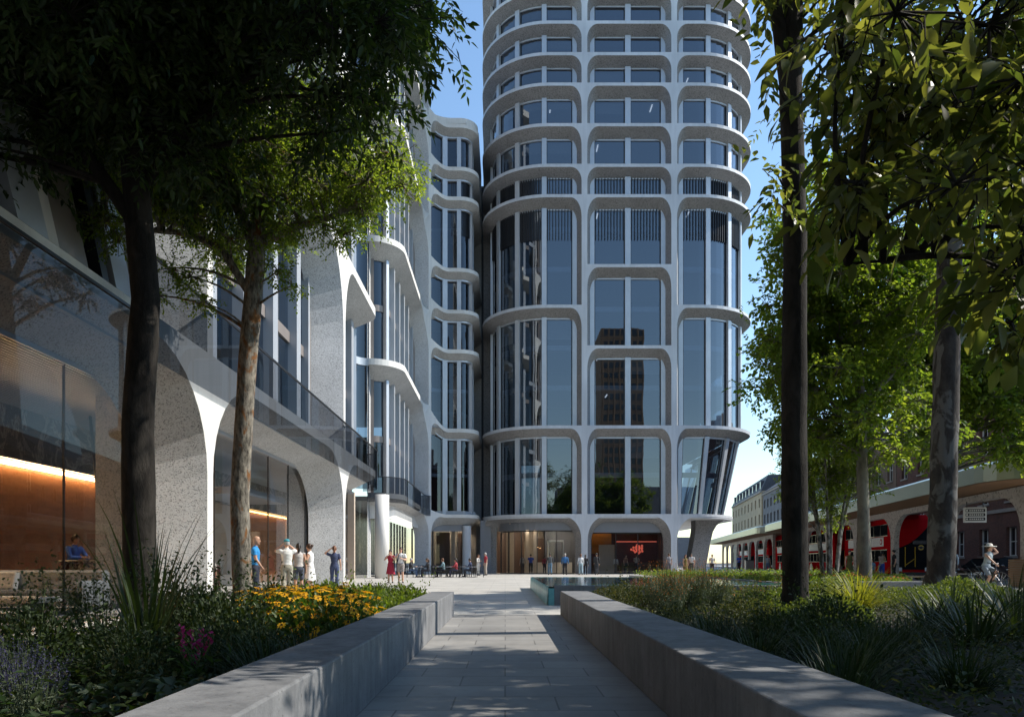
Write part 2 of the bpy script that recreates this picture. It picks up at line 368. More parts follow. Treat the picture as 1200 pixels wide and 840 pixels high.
# ------------------------------------------------------------------ ground
KS = .174                                             # the street runs off a little to the right: X = k + KS*Y
def street(k, y): return k + KS*y
def sheet(name, poly, z, mat):
    b = MB(); n = len(poly); b.add([(x,y,z) for x,y in poly], [tuple(range(n))]); o = b.build(name, mat, fix=False); o['kind'] = 'structure'; return o
sheet('ground', [(-900,-900),(900,-900),(900,2200),(-900,2200)], -.16, M['asphalt'])
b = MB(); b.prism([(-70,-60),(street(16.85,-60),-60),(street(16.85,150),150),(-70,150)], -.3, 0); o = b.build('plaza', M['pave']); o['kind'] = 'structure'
b = MB()
b.prism([(street(16.85,-60),-60),(street(17.1,-60),-60),(street(17.1,150),150),(street(16.85,150),150)], -.3, .003); o = b.build('kerb', M['kerb']); o['kind'] = 'structure'
b = MB(); b.prism([(street(25.0,-60),-60),(street(40,-60),-60),(street(40,260),260),(street(25.0,260),260)], -.3, -.02); o = b.build('pavement', M['kerb']); o['kind'] = 'structure'
b = MB()
for yy in range(-20, 200, 6):
    x = street(21.4, yy); b.add([(x,yy,-.155),(x+.14,yy,-.155),(x+.14+KS*3,yy+3,-.155),(x+KS*3,yy+3,-.155)], [(0,1,2,3)])
o = b.build('road_marking', M['paint'], fix=False); o['kind'] = 'structure'
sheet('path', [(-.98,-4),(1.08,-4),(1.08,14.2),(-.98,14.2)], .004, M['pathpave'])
sheet('planting_bed', [(-5.9,-3),(-1.42,-3),(-1.42,15.2),(-2.6,20.5),(-5.9,20.5)], .006, M['soil'])
b = MB()
b.prism([(1.63,-3),(30,-3),(13.2,20.9),(1.63,16.0)], 0, .22); o = b.build('planting_soil', M['soil']); o['kind'] = 'structure'

# seat walls beside the path
def seat_wall(name, x0, x1, y0, y1, label):
    b = MB(); b.box(x0, x1, y0, y1, 0, .465); o = b.build(name, M['conc']); bevel(o, .012, 2)
    return tag(o, label, 'seat wall', 'low concrete walls along the path')
seat_wall('seat_wall', -1.42, -.98, -4, 13.9, 'low concrete seat wall on the side of the path with the yellow flowers')
seat_wall('seat_wall', 1.08, 1.63, -4, 14.2, 'low concrete seat wall on the side of the path with the pool and box shrubs')
# pool
pool = empty('pool', (1.05, 17.3, 0), 0, 'raised concrete pool of teal water spilling over one side', 'pool')
b = MB(); b.box(.125, 6.6, 0, .35, 0, .47); b.build('basin_wall', M['conc'], pool)
b = MB(); b.box(.12, 6.6, 11.6, 11.8, 0, .44); b.box(6.6, 6.85, 0, 11.8, 0, .47); b.build('basin_wall', M['conc'], pool)
b = MB(); b.box(-.02, .12, .004, 11.8, 0, .405); b.build('basin_tile', M['tile'], pool)
b = MB(); b.add([(.0,.15,.445),(6.6,.35,.445),(6.6,11.6,.445),(0,11.8,.445)], [(0,1,2,3)]); b.build('water', M['water'], pool, fix=False)
b = MB(); vs_, fs_ = [], []
for i in range(25):
    y = -.004 + i*11.8/24
    for j, (xx, zz) in enumerate(((.0,.446),(-.03,.43),(-.045,.3),(-.05,.005))): vs_.append((xx+.008*math.sin(i*2.1+j), y, zz))
for i in range(24):
    for j in range(3): fs_.append((i*4+j, i*4+j+1, i*4+j+5, i*4+j+4))
b.add(vs_, fs_); b.build('water_sheet', M['weir'], pool, smooth=True)
# the far planter with its concrete bench edge
pl = empty('planter', (4, 21.5, 0), 0, 'long low concrete planter edge behind the box shrubs, ending in a square seat block', 'planter')
b = MB(); b.box(4.2, 8.6, -.1, .35, 0, .46); o = b.build('planter_wall', M['conc'], pl); bevel(o, .01)
b = MB(); b.box(2.9, 4.2, 8.4, 8.7, 0, .42); b.box(4.2, 9.5, 8.4, 8.7, 0, .4); o = b.build('planter_edge', M['kerb'], pl)
sheet('flower_bed', [(8.2,21.8),(12.55,21.8),(14.6,29.9),(7,29.9)], .3, M['soil'])
b = MB(); b.prism([(6.9,31.4),(16.8,31.4),(18.6,40.5),(6.9,40.5)], 0, .34)
o = b.build('planter', [M['kerb']]); bevel(o, .02)
tag(o, 'low stone planter of ground cover between the pool and the tower', 'planter')

# ------------------------------------------------------------------ facade tools
class Path:
    def __init__(self, corners, step=6):
        P, Nn = [], []; n = len(corners)
        for i, c in enumerate(corners):
            p = Vector(c[:2]); r = c[2] if len(c) > 2 else 0
            if r == 0 or i in (0, n-1): P.append((p, None)); continue
            a = (Vector(corners[i-1][:2])-p).normalized(); b = (Vector(corners[i+1][:2])-p).normalized()
            ang = a.angle(b); d = r/math.tan(ang/2); ctr = p + (a+b).normalized()*(r/math.sin(ang/2))
            s0 = p+a*d-ctr; turn = PI-ang; k = max(3, int(math.degrees(turn)/step)); sg = 1 if (-a).cross(b) > 0 else -1
            for j in range(k+1):
                q = Matrix.Rotation(sg*turn*j/k, 2) @ s0
                P.append((ctr+q, (q if sg > 0 else -q).normalized()))
        self.p = [p for p, _ in P]; self.s = [0]
        for a, b in zip(self.p, self.p[1:]): self.s.append(self.s[-1]+(b-a).length)
        self.n = []
        for i, (p, nn) in enumerate(P):
            if nn is None:
                j = 0 if i == 0 else i-1; t = (self.p[j+1]-self.p[j]).normalized(); nn = Vector((t.y, -t.x))
            self.n.append(nn)
        self.L = self.s[-1]
    def at(self, s):
        s = max(0, min(self.L, s)); lo, hi = 0, len(self.s)-1
        while hi-lo > 1:
            m = (lo+hi)//2
            if self.s[m] <= s: lo = m
            else: hi = m
        f = (s-self.s[lo])/max(1e-9, self.s[hi]-self.s[lo])
        return self.p[lo].lerp(self.p[hi], f), self.n[lo].lerp(self.n[hi], f).normalized()
    def brk(self, a, b, mx=2.5):
        pts = [a] + [s for s in self.s if a+1e-3 < s < b-1e-3] + [b]; out = [a]
        for p, q in zip(pts, pts[1:]):
            k = max(1, int((q-p)/mx+.999)); out += [p+(q-p)*i/k for i in range(1, k+1)]
        return out
    def find(self, x=None, y=None, lo=0, hi=1e9):
        best = None
        for i in range(4000):
            s = self.L*i/3999
            if s < lo or s > hi: continue
            p, _ = self.at(s); e = abs(p.x-x) if x is not None else abs(p.y-y)
            if best is None or e < best[0]: best = (e, s)
        return best[1]
def pos(P, s, z, d, warp=None):
    p, n = P.at(s); v = Vector((p.x-n.x*d, p.y-n.y*d, z))
    return warp(v) if warp else v
def cell(b, P, s0, s1, z0, z1, a0, a1, top, rx, rz, dep, sp0, sp1, st, warp=None, zt=None, floor=True, zb=None):
    """one bay of the frame: a thin flat edge with a rounded-top opening and a splayed speckled reveal. zt(s): lowers or lifts the head along the bay"""
    L, Rr, T = s0+a0, s1-a1, z1-top; NA = 8
    zo = zt if zt else (lambda s: 0); zu = zb if zb else (lambda s: 0)
    front, outer, back = [], [], []
    rxl, rxr = rx if isinstance(rx, tuple) else (rx, rx); rzl, rzr = rz if isinstance(rz, tuple) else (rz, rz)
    L2, R2, T2 = L+sp0, Rr-sp1, T-st
    def bk(r_, z_): return max(.06, r_-.25*min(sp0,sp1)), max(.06, z_-.5*st)
    def side(sx, E, rx, rz, B, sg):
        """points from the foot up to the end of the corner arc; sg = +1 left jamb, -1 right jamb"""
        rxb, rzb = bk(rx, rz); out = []
        for z, zb_ in ((z0,z0), ((z0+T-rz)/2,(z0+T2-rzb)/2), (T-rz,T2-rzb)): out.append(((E,z),(sx,z),(B,zb_)))
        for i in range(1, NA):
            ph = PI/2*i/NA; c, s_ = math.cos(ph), math.sin(ph)
            f_ = (E+sg*(rx-rx*c), T-rz+rz*s_); b_ = (B+sg*(rxb-rxb*c), T2-rzb+rzb*s_)
            o_ = (sx, T-rz+(z1-T+rz)*i/(NA//2)) if i <= NA//2 else (sx+(E+sg*rx-sx)*((i-NA*.5)/(NA*.5)), z1)
            out.append((f_, o_, b_))
        return out
    pts = side(s0, L, rxl, rzl, L2, 1)
    ts = P.brk(L+rxl, Rr-rxr); xl, xr = L2+bk(rxl,rzl)[0], R2-bk(rxr,rzr)[0]
    for t in ts: pts.append(((t,T),(t,z1),(xl+(t-L-rxl)/max(1e-6,Rr-rxr-L-rxl)*(xr-xl),T2)))
    pts += side(s1, Rr, rxr, rzr, R2, -1)[::-1]
    front = [p[0] for p in pts]; outer = [p[1] for p in pts]; back = [p[2] for p in pts]
    def Z(s, z):
        t = max(0, min(1, (z-z0)/(z1-z0))); return z + zo(s)*t + zu(s)*(1-t)
    n = len(front); vs = [pos(P,s,Z(s,z),0,warp) for s,z in front] + [pos(P,s,Z(s,z),0,warp) for s,z in outer] + [pos(P,s,Z(s,z),dep,warp) for s,z in back]
    fs = [(i,i+1,n+i+1,n+i) for i in range(n-1)]; b.add(vs, fs, 0)
    b.add(vs, [(i,2*n+i,2*n+i+1,i+1) for i in range(n-1)], 1)
    if floor:
        ss = P.brk(L, Rr); q = [pos(P,s,z0+.004,0,warp) for s in ss]+[pos(P,s,z0+.004,dep,warp) for s in ss]; k = len(ss)
        b.add(q, [(i,i+1,k+i+1,k+i) for i in range(k-1)], 0)
    return L2, R2, T2
def ribbon(b, P, s0, s1, z0, z1, d, warp=None, mi=0, mx=2.5, zt=None):
    ss = P.brk(s0, s1, mx); k = len(ss); zo = zt or (lambda s: 0)
    q = [pos(P,s,z0,d,warp) for s in ss] + [pos(P,s,z1+zo(s),d,warp) for s in ss]
    b.add(q, [(i,i+1,k+i+1,k+i) for i in range(k-1)], mi)
def post(b, P, s, wd, z0, z1, d0, d1, warp=None, mi=0):
    """upright member of width wd between depths d0 (front) and d1"""
    q = [pos(P,s-wd/2,z0,d0,warp),pos(P,s+wd/2,z0,d0,warp),pos(P,s+wd/2,z0,d1,warp),pos(P,s-wd/2,z0,d1,warp),
         pos(P,s-wd/2,z1,d0,warp),pos(P,s+wd/2,z1,d0,warp),pos(P,s+wd/2,z1,d1,warp),pos(P,s-wd/2,z1,d1,warp)]
    b.add(q, [(0,3,2,1),(4,5,6,7),(0,1,5,4),(1,2,6,5),(2,3,7,6),(3,0,4,7)], mi)
def rail(b, P, s0, s1, z0, z1, d0, d1, warp=None, mi=0, zt=None):
    """a solid strip that follows the path: z0..z1 high, between depths d0 and d1"""
    ss = P.brk(s0, s1); k = len(ss); zo = zt or (lambda s: 0)
    q = []
    for (d, z) in ((d0,z0),(d0,z1),(d1,z1),(d1,z0)): q += [pos(P,s,z+zo(s),d,warp) for s in ss]
    fs = []
    for j in range(4):
        for i in range(k-1): fs.append((j*k+i, j*k+i+1, ((j+1)%4)*k+i+1, ((j+1)%4)*k+i))
    fs += [(0,k,2*k,3*k), (k-1,4*k-1,3*k-1,2*k-1)]; b.add(q, fs, mi)

# ------------------------------------------------------------------ the tower
tower = empty('tower', (10.7, 77, 0), 0, 'tall rounded tower with white curved frames round blue glass', 'tower')
TM = Matrix.Translation((-10.7, -77, 0))
PT = Path([(-2.2,90),(-2.2,64.4,6),(23.5,64.4,6),(23.5,90),(12,90),(-2.2,90)])
def twarp(v):
    v = v.copy()
    if v.z < 13.2 and v.x > 15.2:
        v.x -= 1.7*min(1, (13.2-v.z)/7.9)*min(1, (v.x-15.2)/7)
    return v + Vector((-10.7,-77,0))
fs_ = PT.find(x=7.04, lo=25, hi=50); ms_ = PT.find(x=15.0, lo=25, hi=50)
sL, sR = 16.2, 56.6
LV_UP = [33.7, 36.4, 40.0, 43.6, 46.3, 49.1, 51.9, 55.5, 59.1, 62.7]
BAYS = [('left', sL, fs_, [5.34,13.2,23.9]+LV_UP), ('mid', fs_, ms_, [5.34,13.2,20.3,27.5]+LV_UP), ('right', ms_, sR, [5.34,13.2,23.9]+LV_UP)]
fb = MB(); DEP = 1.0
FRM = []
def tower_window(P, a, z0, z1, L2, R2, T2, muls, floors, louvre, parent, warp, gm, mm, dep):
    g = MB(); ribbon(g, P, L2-.15, R2+.15, z0+.01, T2+.15, dep+.06, warp, 0, 1.5)
    g_o = g.build('window', gm, parent, fix=False)
    f = MB()
    post(f, P, L2+.16, .40, z0, T2+.05, dep-.16, dep+.12, warp); post(f, P, R2-.16, .40, z0, T2+.05, dep-.16, dep+.12, warp)
    for s in muls:
        if L2+.6 < s < R2-.6: post(f, P, s, .50, z0, T2+.05, dep-.24, dep+.12, warp)
    rail(f, P, L2, R2, T2-.10, T2+.12, dep-.04, dep+.10, warp)
    f.build('window_frame', mm, g_o)
    d = MB()
    edges = [L2+.36] + [x for s in muls if L2+.6 < s < R2-.6 for x in (s-.25, s+.25)] + [R2-.36]
    for i in range(0, len(edges)-1, 2):                    # dark gaskets round every pane
        for e in (edges[i]+.04, edges[i+1]-.04): post(d, P, e, .08, z0, T2, dep+.0, dep+.10, warp)
    if louvre:
        for i in range(0, len(edges)-1, 2):
            e0, e1 = edges[i]+.12, edges[i+1]-.12; nn = max(2, int((e1-e0)/.27))
            for k in range(nn+1): post(d, P, e0+(e1-e0)*k/nn, .07, louvre[0], min(louvre[1], T2), dep-.10, dep+.04, warp)
    d.build('louvre' if louvre else 'gasket', M['dark'], g_o)
    bq = MB(); nb = 0
    for i in range(0, len(edges)-1, 2):
        if RND.random() < .30:
            hgt = (T2-z0 if T2-z0 < 4 else 3.3)*RND.choice((.25,.4,.55,.8)); ribbon(bq, P, edges[i]+.1, edges[i+1]-.1, T2-hgt, T2, dep+.34, warp, 0, 1.5); nb += 1
    if nb: bq.build('blind', M['blind'], g_o, fix=False)
    if floors:
        h = MB()
        for z in floors: rail(h, P, L2, R2, z-.22, z+.22, dep+.16, dep+.5, warp)
        h.build('spandrel', M['metal'], g_o)
for name, s0, s1, lv in BAYS:
    for z0, z1 in zip(lv, lv[1:]):
        a0 = .25 if (name != 'left') else .0; a1 = .25 if (name != 'right') else .0
        tall = z1-z0 > 5; short = z1-z0 < 3
        L2, R2, T2 = cell(fb, PT, s0, s1, z0, z1, a0, a1, .28, .95 if a0 or a1 else .95, (1.75 if not short else 1.25), DEP, .38, .38, .62 if not short else .5, twarp)
        FRM.append((name, z0, z1, L2, R2, T2))
        if name == 'mid': muls = [(L2+R2)/2]
        elif name == 'left': muls = [R2-2.95*i for i in range(1, 6)]
        else: muls = [L2+2.75*i for i in range(1, 6)]
        fl = []
        z = z0+3.6
        while z < z1-2: fl.append(z); z += 3.6
        lou = None
        if abs(z0-33.7) < .01: lou = (z0, z1)
        elif abs(z1-33.7) < .01: lou = (z1-3.6, z1)
        tower_window(PT, name, z0, z1, L2, R2, T2, muls, fl, lou, tower, twarp, M['g_tower'], M['metal'], DEP)
# other sides, plain bays
gb = MB(); mb2 = MB()
sides = [(0.3,8.2),(8.2,sL),(sR,64.5),(64.5,72.0)]
for s0, s1 in sides:
    lv = [5.34,13.2,23.9]+LV_UP
    for z0, z1 in zip(lv, lv[1:]):
        L2, R2, T2 = cell(fb, PT, s0, s1, z0, z1, .25, .25, .28, .95, 1.3, DEP, .38, .38, .55, twarp)
        ribbon(gb, PT, L2-.1, R2+.1, z0+.01, T2+.12, DEP+.06, twarp); post(mb2, PT, (L2+R2)/2, .5, z0, T2, DEP-.2, DEP+.1, twarp)
ribbon(gb, PT, 72.3, PT.L-.3, 5.4, 62.7, .6, twarp)
gb.build('side_glazing', M['g_tower'], tower, fix=False); mb2.build('side_mullion', M['metal'], tower)
# ground storey: two arched bays, then the open corner on its leaning leg
ground_bays = []
for s0, s1 in ((PT.find(y=69.0, lo=15, hi=29), fs_), (fs_, ms_)):
    r = cell(fb, PT, s0, s1, 0, 5.34, .0 if s0 < fs_-1 else .28, .28, .24, 1.5, 2.0, 1.15, .45, .45, .42, twarp, floor=False); ground_bays.append(r)
# stem of the third arch and the deep rounded slab that flies over the open corner
L, Rr = ms_+.28, ms_+2.6
arc = [(ms_, 0), (L, 0), (L, 3.0)]
for i in range(1, 8):
    ph = PI/2*i/7; arc.append((L+2.2-2.2*math.cos(ph), 3.0+2.08*math.sin(ph)))
out = [(ms_, z) for z in (0,0.001,3.0)] + [(ms_, 3.0+2.1*i/4) for i in range(1,5)] + [(ms_+2.48*(i/3.), 5.10) for i in range(1,4)]
vsx = [pos(PT,s,min(z,5.10),0,twarp) for s,z in arc]+[pos(PT,s,z,0,twarp) for s,z in out]+[pos(PT,s+(.45 if i < 3 else .45*(1-i/11)),z-.0,1.15,twarp) for i,(s,z) in enumerate(arc)]
na = len(arc)
fb.add(vsx, [(i,i+1,na+i+1,na+i) for i in range(na-1)], 0); fb.add(vsx, [(i,2*na+i,2*na+i+1,i+1) for i in range(na-1)], 1)
rail(fb, PT, ms_, 66, 5.10, 5.34, 0, .02, twarp, 0)
fb.build('frame', [M['edge'], M['spec_far']], tower, fix=False)
# slabs inside, soffit, roof, core
def inset_poly(P, d, s0, s1, warp, z):
    return [pos(P, s, z, d, warp) for s in P.brk(s0, s1, 4)]
def slab_mesh(b, P, d, z0, z1, warp):
    lo = inset_poly(P, d, 0.05, P.L-.05, warp, z0); hi = inset_poly(P, d, 0.05, P.L-.05, warp, z1); n = len(lo)
    b.add(lo+hi, [tuple(range(n-1,-1,-1)), tuple(range(n,2*n))] + [(i,(i+1)%n,n+(i+1)%n,n+i) for i in range(n)])
b = MB()
for z in [13.2, 16.8, 20.3, 23.9, 27.5, 31.0, 33.7, 36.4, 40, 43.6, 46.3, 49.1, 51.9, 55.5, 59.1]: slab_mesh(b, PT, 1.6, z-.25, z, twarp)
b.build('floor_slab', M['slab'], tower)
b = MB(); slab_mesh(b, PT, .9, 62.4, 62.75, twarp); b.build('roof', M['edge'], tower)
b = MB(); b.box(4-10.7, 16-10.7, 73-77, 84-77, 0, 66); b.build('core', M['core'], tower)
b = MB(); slab_mesh(b, PT, .03, 4.98, 5.3, twarp); b.build('soffit', M['edge'], tower)
# office ceiling lights, seen through the glass as short slanting lines
for z in (16.55, 20.05, 23.65, 27.25, 33.45, 39.75, 43.35, 46.05, 48.85):
    for x in (1.4, 4.2, 8.6, 9.4, 12.6, 13.6, 17.0, 19.6):
        if RND.random() < .30:
            b = MB(); y0 = 66.9+U(0,.6); b.box(x-.05-10.7, x+.05-10.7, y0-77, y0+1.1-77, z-.06, z-.005); b.build('ceiling_light', M['lampc'], tower)
# leaning leg
b = MB()
def ringleg(cx, wx, y0, y1, z): return [(cx-wx/2,y0,z),(cx+wx/2,y0,z),(cx+wx/2,y1,z),(cx-wx/2,y1,z)]
prof = [(0,17.85,1.62),(1.5,18.1,1.6),(3.0,18.37,1.6),(3.9,18.55,1.66),(4.5,18.75,1.95),(5.0,19.1,2.7)]
vs_ = []
for z, cx, wx in prof: vs_ += [(x-10.7,y-77,z_) for x,y,z_ in ringleg(cx, wx, 67.6, 69.4, z)]
b.add(vs_, [(k*4+i,k*4+(i+1)%4,k*4+4+(i+1)%4,k*4+4+i) for k in range(len(prof)-1) for i in range(4)]+[(0,3,2,1)]); o = b.build('leaning_leg', M['spec_far'], tower); bevel(o, .05)
# ground floor shop fronts
def local(o): o.matrix_local = TM @ o.matrix_local; return o
L2, R2, T2 = ground_bays[0]
b = MB(); ribbon(b, PT, L2, R2, 3.95, 5.1, 1.25, twarp, 0, 1.0); b.build('bulkhead', M['greyfascia'], tower, fix=False)
b = MB(); ribbon(b, PT, L2, R2, .02, 3.95, 1.6, twarp, 0, 1.0); b.build('shopfront', M['g_lobby'], tower, fix=False)
b = MB()
for s in [L2+.05+2.1*i for i in range(5)]: post(b, PT, s, .07, 0, 3.95, 1.52, 1.66, twarp)
rail(b, PT, L2, R2, 3.85, 3.95, 1.5, 1.7, twarp); rail(b, PT, L2, R2, 0, .08, 1.5, 1.7, twarp); b.build('shopfront_frame', M['dark'], tower)
L2, R2, T2 = ground_bays[1]
b = MB(); ribbon(b, PT, L2, R2, 3.75, 5.1, 1.25, twarp); b.build('bulkhead', M['greyfascia'], tower, fix=False)
b = MB(); ribbon(b, PT, L2, R2, .02, 3.75, 1.6, twarp); b.build('shopfront', M['g_lobby'], tower, fix=False)
b = MB()
for s in [L2+.05, L2+2.3, L2+4.3, R2-.05]: post(b, PT, s, .07, 0, 3.75, 1.52, 1.66, twarp)
rail(b, PT, L2, R2, 3.65, 3.75, 1.5, 1.7, twarp); rail(b, PT, L2, R2, 0, .08, 1.5, 1.7, twarp); b.build('shopfront_frame', M['dark'], tower)
# lobby interiors
def tbox(name, x0, x1, y0, y1, z0, z1, m, par=tower):
    b = MB(); b.box(x0-10.7, x1-10.7, y0-77, y1-77, z0, z1); return b.build(name, m, par)
tbox('lobby_ceiling', .4, 15.4, 67.0, 76, 4.55, 4.7, M['beige'])
tbox('lobby_back_wall', -1.6, 7.4, 75, 75.3, 0, 4.55, M['beige']); tbox('lobby_wall', 7.2, 7.5, 66.3, 75, 0, 4.55, M['cream'])
tbox('lobby_wall', 15.0, 15.25, 66, 76, 0, 4.98, M['greyfascia']); tbox('lobby_wall', -2.0, -1.7, 68.9, 75.3, 0, 4.7, M['beige'])
for x0, x1 in ((-.8,.1),(.9,1.9)): tbox('timber_panel', x0, x1, 73, 73.3, 0, 4.2, M['brownwall'])
tbox('timber_panel', 3.2, 6.2, 74, 74.3, 0, 3.5, M['brownwall'])
for x in (2.0, 2.75): tbox('lobby_column', x, x+.32, 70.6, 70.95, 0, 4.5, M['beige'])
tbox('revolving_door', 4.1, 4.16, 69, 70.4, 0, 3.0, M['metal']); tbox('revolving_door', 5.5, 5.56, 69, 70.4, 0, 3.0, M['metal']); tbox('door_head', 4.1, 5.56, 69, 70.4, 3.0, 3.16, M['metal'])
tbox('reception_desk', 2.6, 6.6, 71.6, 72.2, 0, 1.05, M['cream'])
tbox('ceiling_light', 3.2, 6.9, 71.2, 71.5, 4.40, 4.54, M['lampw']); tbox('ceiling_light', 5.2, 7.0, 67.4, 67.65, 4.40, 4.54, M['lampw']); tbox('ceiling_light', -.8, 2.8, 70.2, 70.4, 4.40, 4.54, M['lampw'])
tbox('amber_wall', 7.6, 10.4, 71, 71.2, 1.9, 4.55, M['orangewall']); tbox('amber_wall', 7.6, 10.4, 71, 71.18, 0, 1.9, M['redwall'])
tbox('bar_back_wall', 10.4, 15.0, 71.4, 71.7, 0, 4.55, M['redwall']); tbox('partition', 9.0, 10.5, 69.6, 69.8, 0, 2.75, M['beige'])
tbox('bar_lamp', 10.9, 14.8, 70.9, 71.0, 3.03, 3.12, M['lampr']); tbox('bar_counter', 11.2, 14.8, 69.5, 70.1, 0, 1.05, M['brownwall'])
tbox('cove_light', 7.7, 10.3, 70.75, 70.95, 4.36, 4.44, M['led_soft'])
bl = MB(); [bl.lathe([(.02,-.12),(.11,-.05),(.11,.05),(.02,.12)], 8, (12.9-10.7+.62*math.sin(i*2.4)*(i/17)**.5,70.6-77+.3*math.cos(i*1.7),2.35+.42*math.cos(i*2.4)*(i/17)**.5)) for i in range(18)]; bl.build('red_pendant', M['lampr'], tower, smooth=True)
tbox('recess_wall', -2.35, -1.35, 68.6, 69.0, 0, 5.0, M['greyfascia'])
# ------------------------------------------------------------------ the building on the left and the link to the tower
left = empty('office_building', (-14, 30, 0), 0, 'left office building of tall pale arches and speckled concrete fins over a glazed lobby', 'building')
LT = Vector((-14, 30, 0))
def lw(v): return v - LT
PL = Path([(-7.2,-6),(-7.2,41.6,1.5),(-10.2,41.6,.8),(-10.2,50,.8),(-7.2,50,2.3),(-7.2,66,2.4),(-2.45,66,1.7),(-2.45,75)])
sA0 = PL.find(y=2.9, hi=40); sA = PL.find(y=17.7, hi=40); sB = PL.find(y=32.5, hi=45)
sN = PL.find(x=-9.2, lo=sB+6, hi=PL.find(y=44, lo=50, hi=56))                     # end of the rounded nose
sD0 = PL.find(x=-9.5, lo=sN+5, hi=sN+16); sD = PL.find(y=65.0, lo=sD0+3, hi=sD0+22)
sD_mid = PL.find(y=57.5, lo=sD0+3, hi=sD0+22)
sE = PL.L-.2
lf = MB()                                                                        # frame: 0 edge, 1 speckle
glz = []
def bay(s0, s1, z0, z1, a0, a1, top, rx, rz, dep, sp, st, muls, gm, trans=(), zt=None, zb=None, floor=True, mulw=.55, open0=False, open1=False, pm='bronze'):
    if open0: rx, rz = (.1, rx), (.15, rz)
    if open1: rx, rz = (rx, .1), (rz, .15)
    L2, R2, T2 = cell(lf, PL, s0, s1, z0, z1, a0, a1, top, rx, rz, dep, 0.05 if open0 else sp, .05 if open1 else sp, st, lw, zt, floor, zb)
    g = MB(); ribbon(g, PL, L2-.3, R2+.3, z0+.02, T2+.3, dep+.08, lw, 0, 1.5, zt); go = g.build('window', gm, left, fix=False)
    f = MB()
    for s in muls:
        post(f, PL, s, mulw, z0, T2+.1, dep-.28, dep+.2, lw, 0); post(f, PL, s+mulw*.5+.2, .38, z0, T2+.1, dep-.02, dep+.3, lw, 1)
    for z in trans: rail(f, PL, L2, R2, z-.22, z+.22, dep+.0, dep+.2, lw, 1)
    post(f, PL, R2-.25, .5, z0, T2+.1, dep-.1, dep+.3, lw, 1); post(f, PL, R2-.62, .22, z0, T2+.1, dep-.2, dep+.3, lw, 0)
    post(f, PL, L2+.2, .4, z0, T2+.1, dep-.1, dep+.3, lw, 1)
    f.build('window_frame', [M['metal'], M[pm]], go)
    return L2, R2, T2
H1 = 6.1
z_left = [15.1, 23.6, 32.2, 41.0, 50.0]
def drop(a, b, h):                                     # lets a band slide down by h between path lengths a and b
    def f(s):
        t = max(0, min(1, (s-a)/(b-a))); t = t*t*(3-2*t); return h*(1-t)
    return f
# ground storey arches
for s0, s1 in ((sA0-14.8+.01, sA0), (sA0, sA), (sA, sB)):
    if s0 < 0: s0 = 0.05
    cell(lf, PL, s0, s1, 0, H1, .17, .17, .36, 2.7, 2.6, 1.4, .62, .62, .75, lw, floor=False)
cell(lf, PL, sB, sN, 0, H1, .17, .0, .36, (2.6,.1), (2.4,.15), 1.4, .62, .05, .75, lw, floor=False)
# upper storeys
for j, (z0, z1) in enumerate(zip([H1]+z_left, z_left)):
    for s0, s1 in ((0.05, sA0), (sA0, sA), (sA, sB)):
        m = [s0+(s1-s0)*k for k in (.2,.38,.58,.78)]
        bay(s0, s1, z0, z1, .17, .17, .42, 2.4, 3.6, 1.4, .62, .8, m, M['g_left'], (z0+3.9,))
    bay(sB, sN, z0, z1, .17, .0, .42, 1.9, 3.4, 1.3, .5, .75, [sB+2.6, sB+4.6, sB+6.6, sB+8.6], M['g_left'], (z0+3.9,), open1=True)
    # recess behind the nose
    g = MB(); ribbon(g, PL, sN, sD0, z0, z1, .1, lw); go = g.build('window', M['g_left'], left, fix=False)
    f = MB(); rail(f, PL, sN, sD0, z1-.5, z1, 0, .5, lw)
    for s in (sN+2.5, sN+5, sN+7.5): post(f, PL, s, .3, z0, z1-.3, -.05, .3, lw)
    f.build('window_frame', M['metal'], go)
zD = [5.85, 15.1, 23.6, 32.2, 41.0, 50.0]
for z0, z1 in zip(zD, zD[1:]):
    bay(sD0, sD, z0, z1, .0, .17, .42, 2.2, 3.4, 1.15, .5, .85, [sD0+2.2, sD0+4.3, sD0+6.9, sD0+9.5, sD0+12.0], M['g_left'], (z0+3.9,), mulw=.42, open0=True)
cell(lf, PL, sD0, sD, 0, 5.85, .0, .17, .36, (.1,1.8), (.15,1.9), 1.1, .05, .5, .7, lw, floor=False, zt=drop(sD-2.5, sD+3.6, .0))
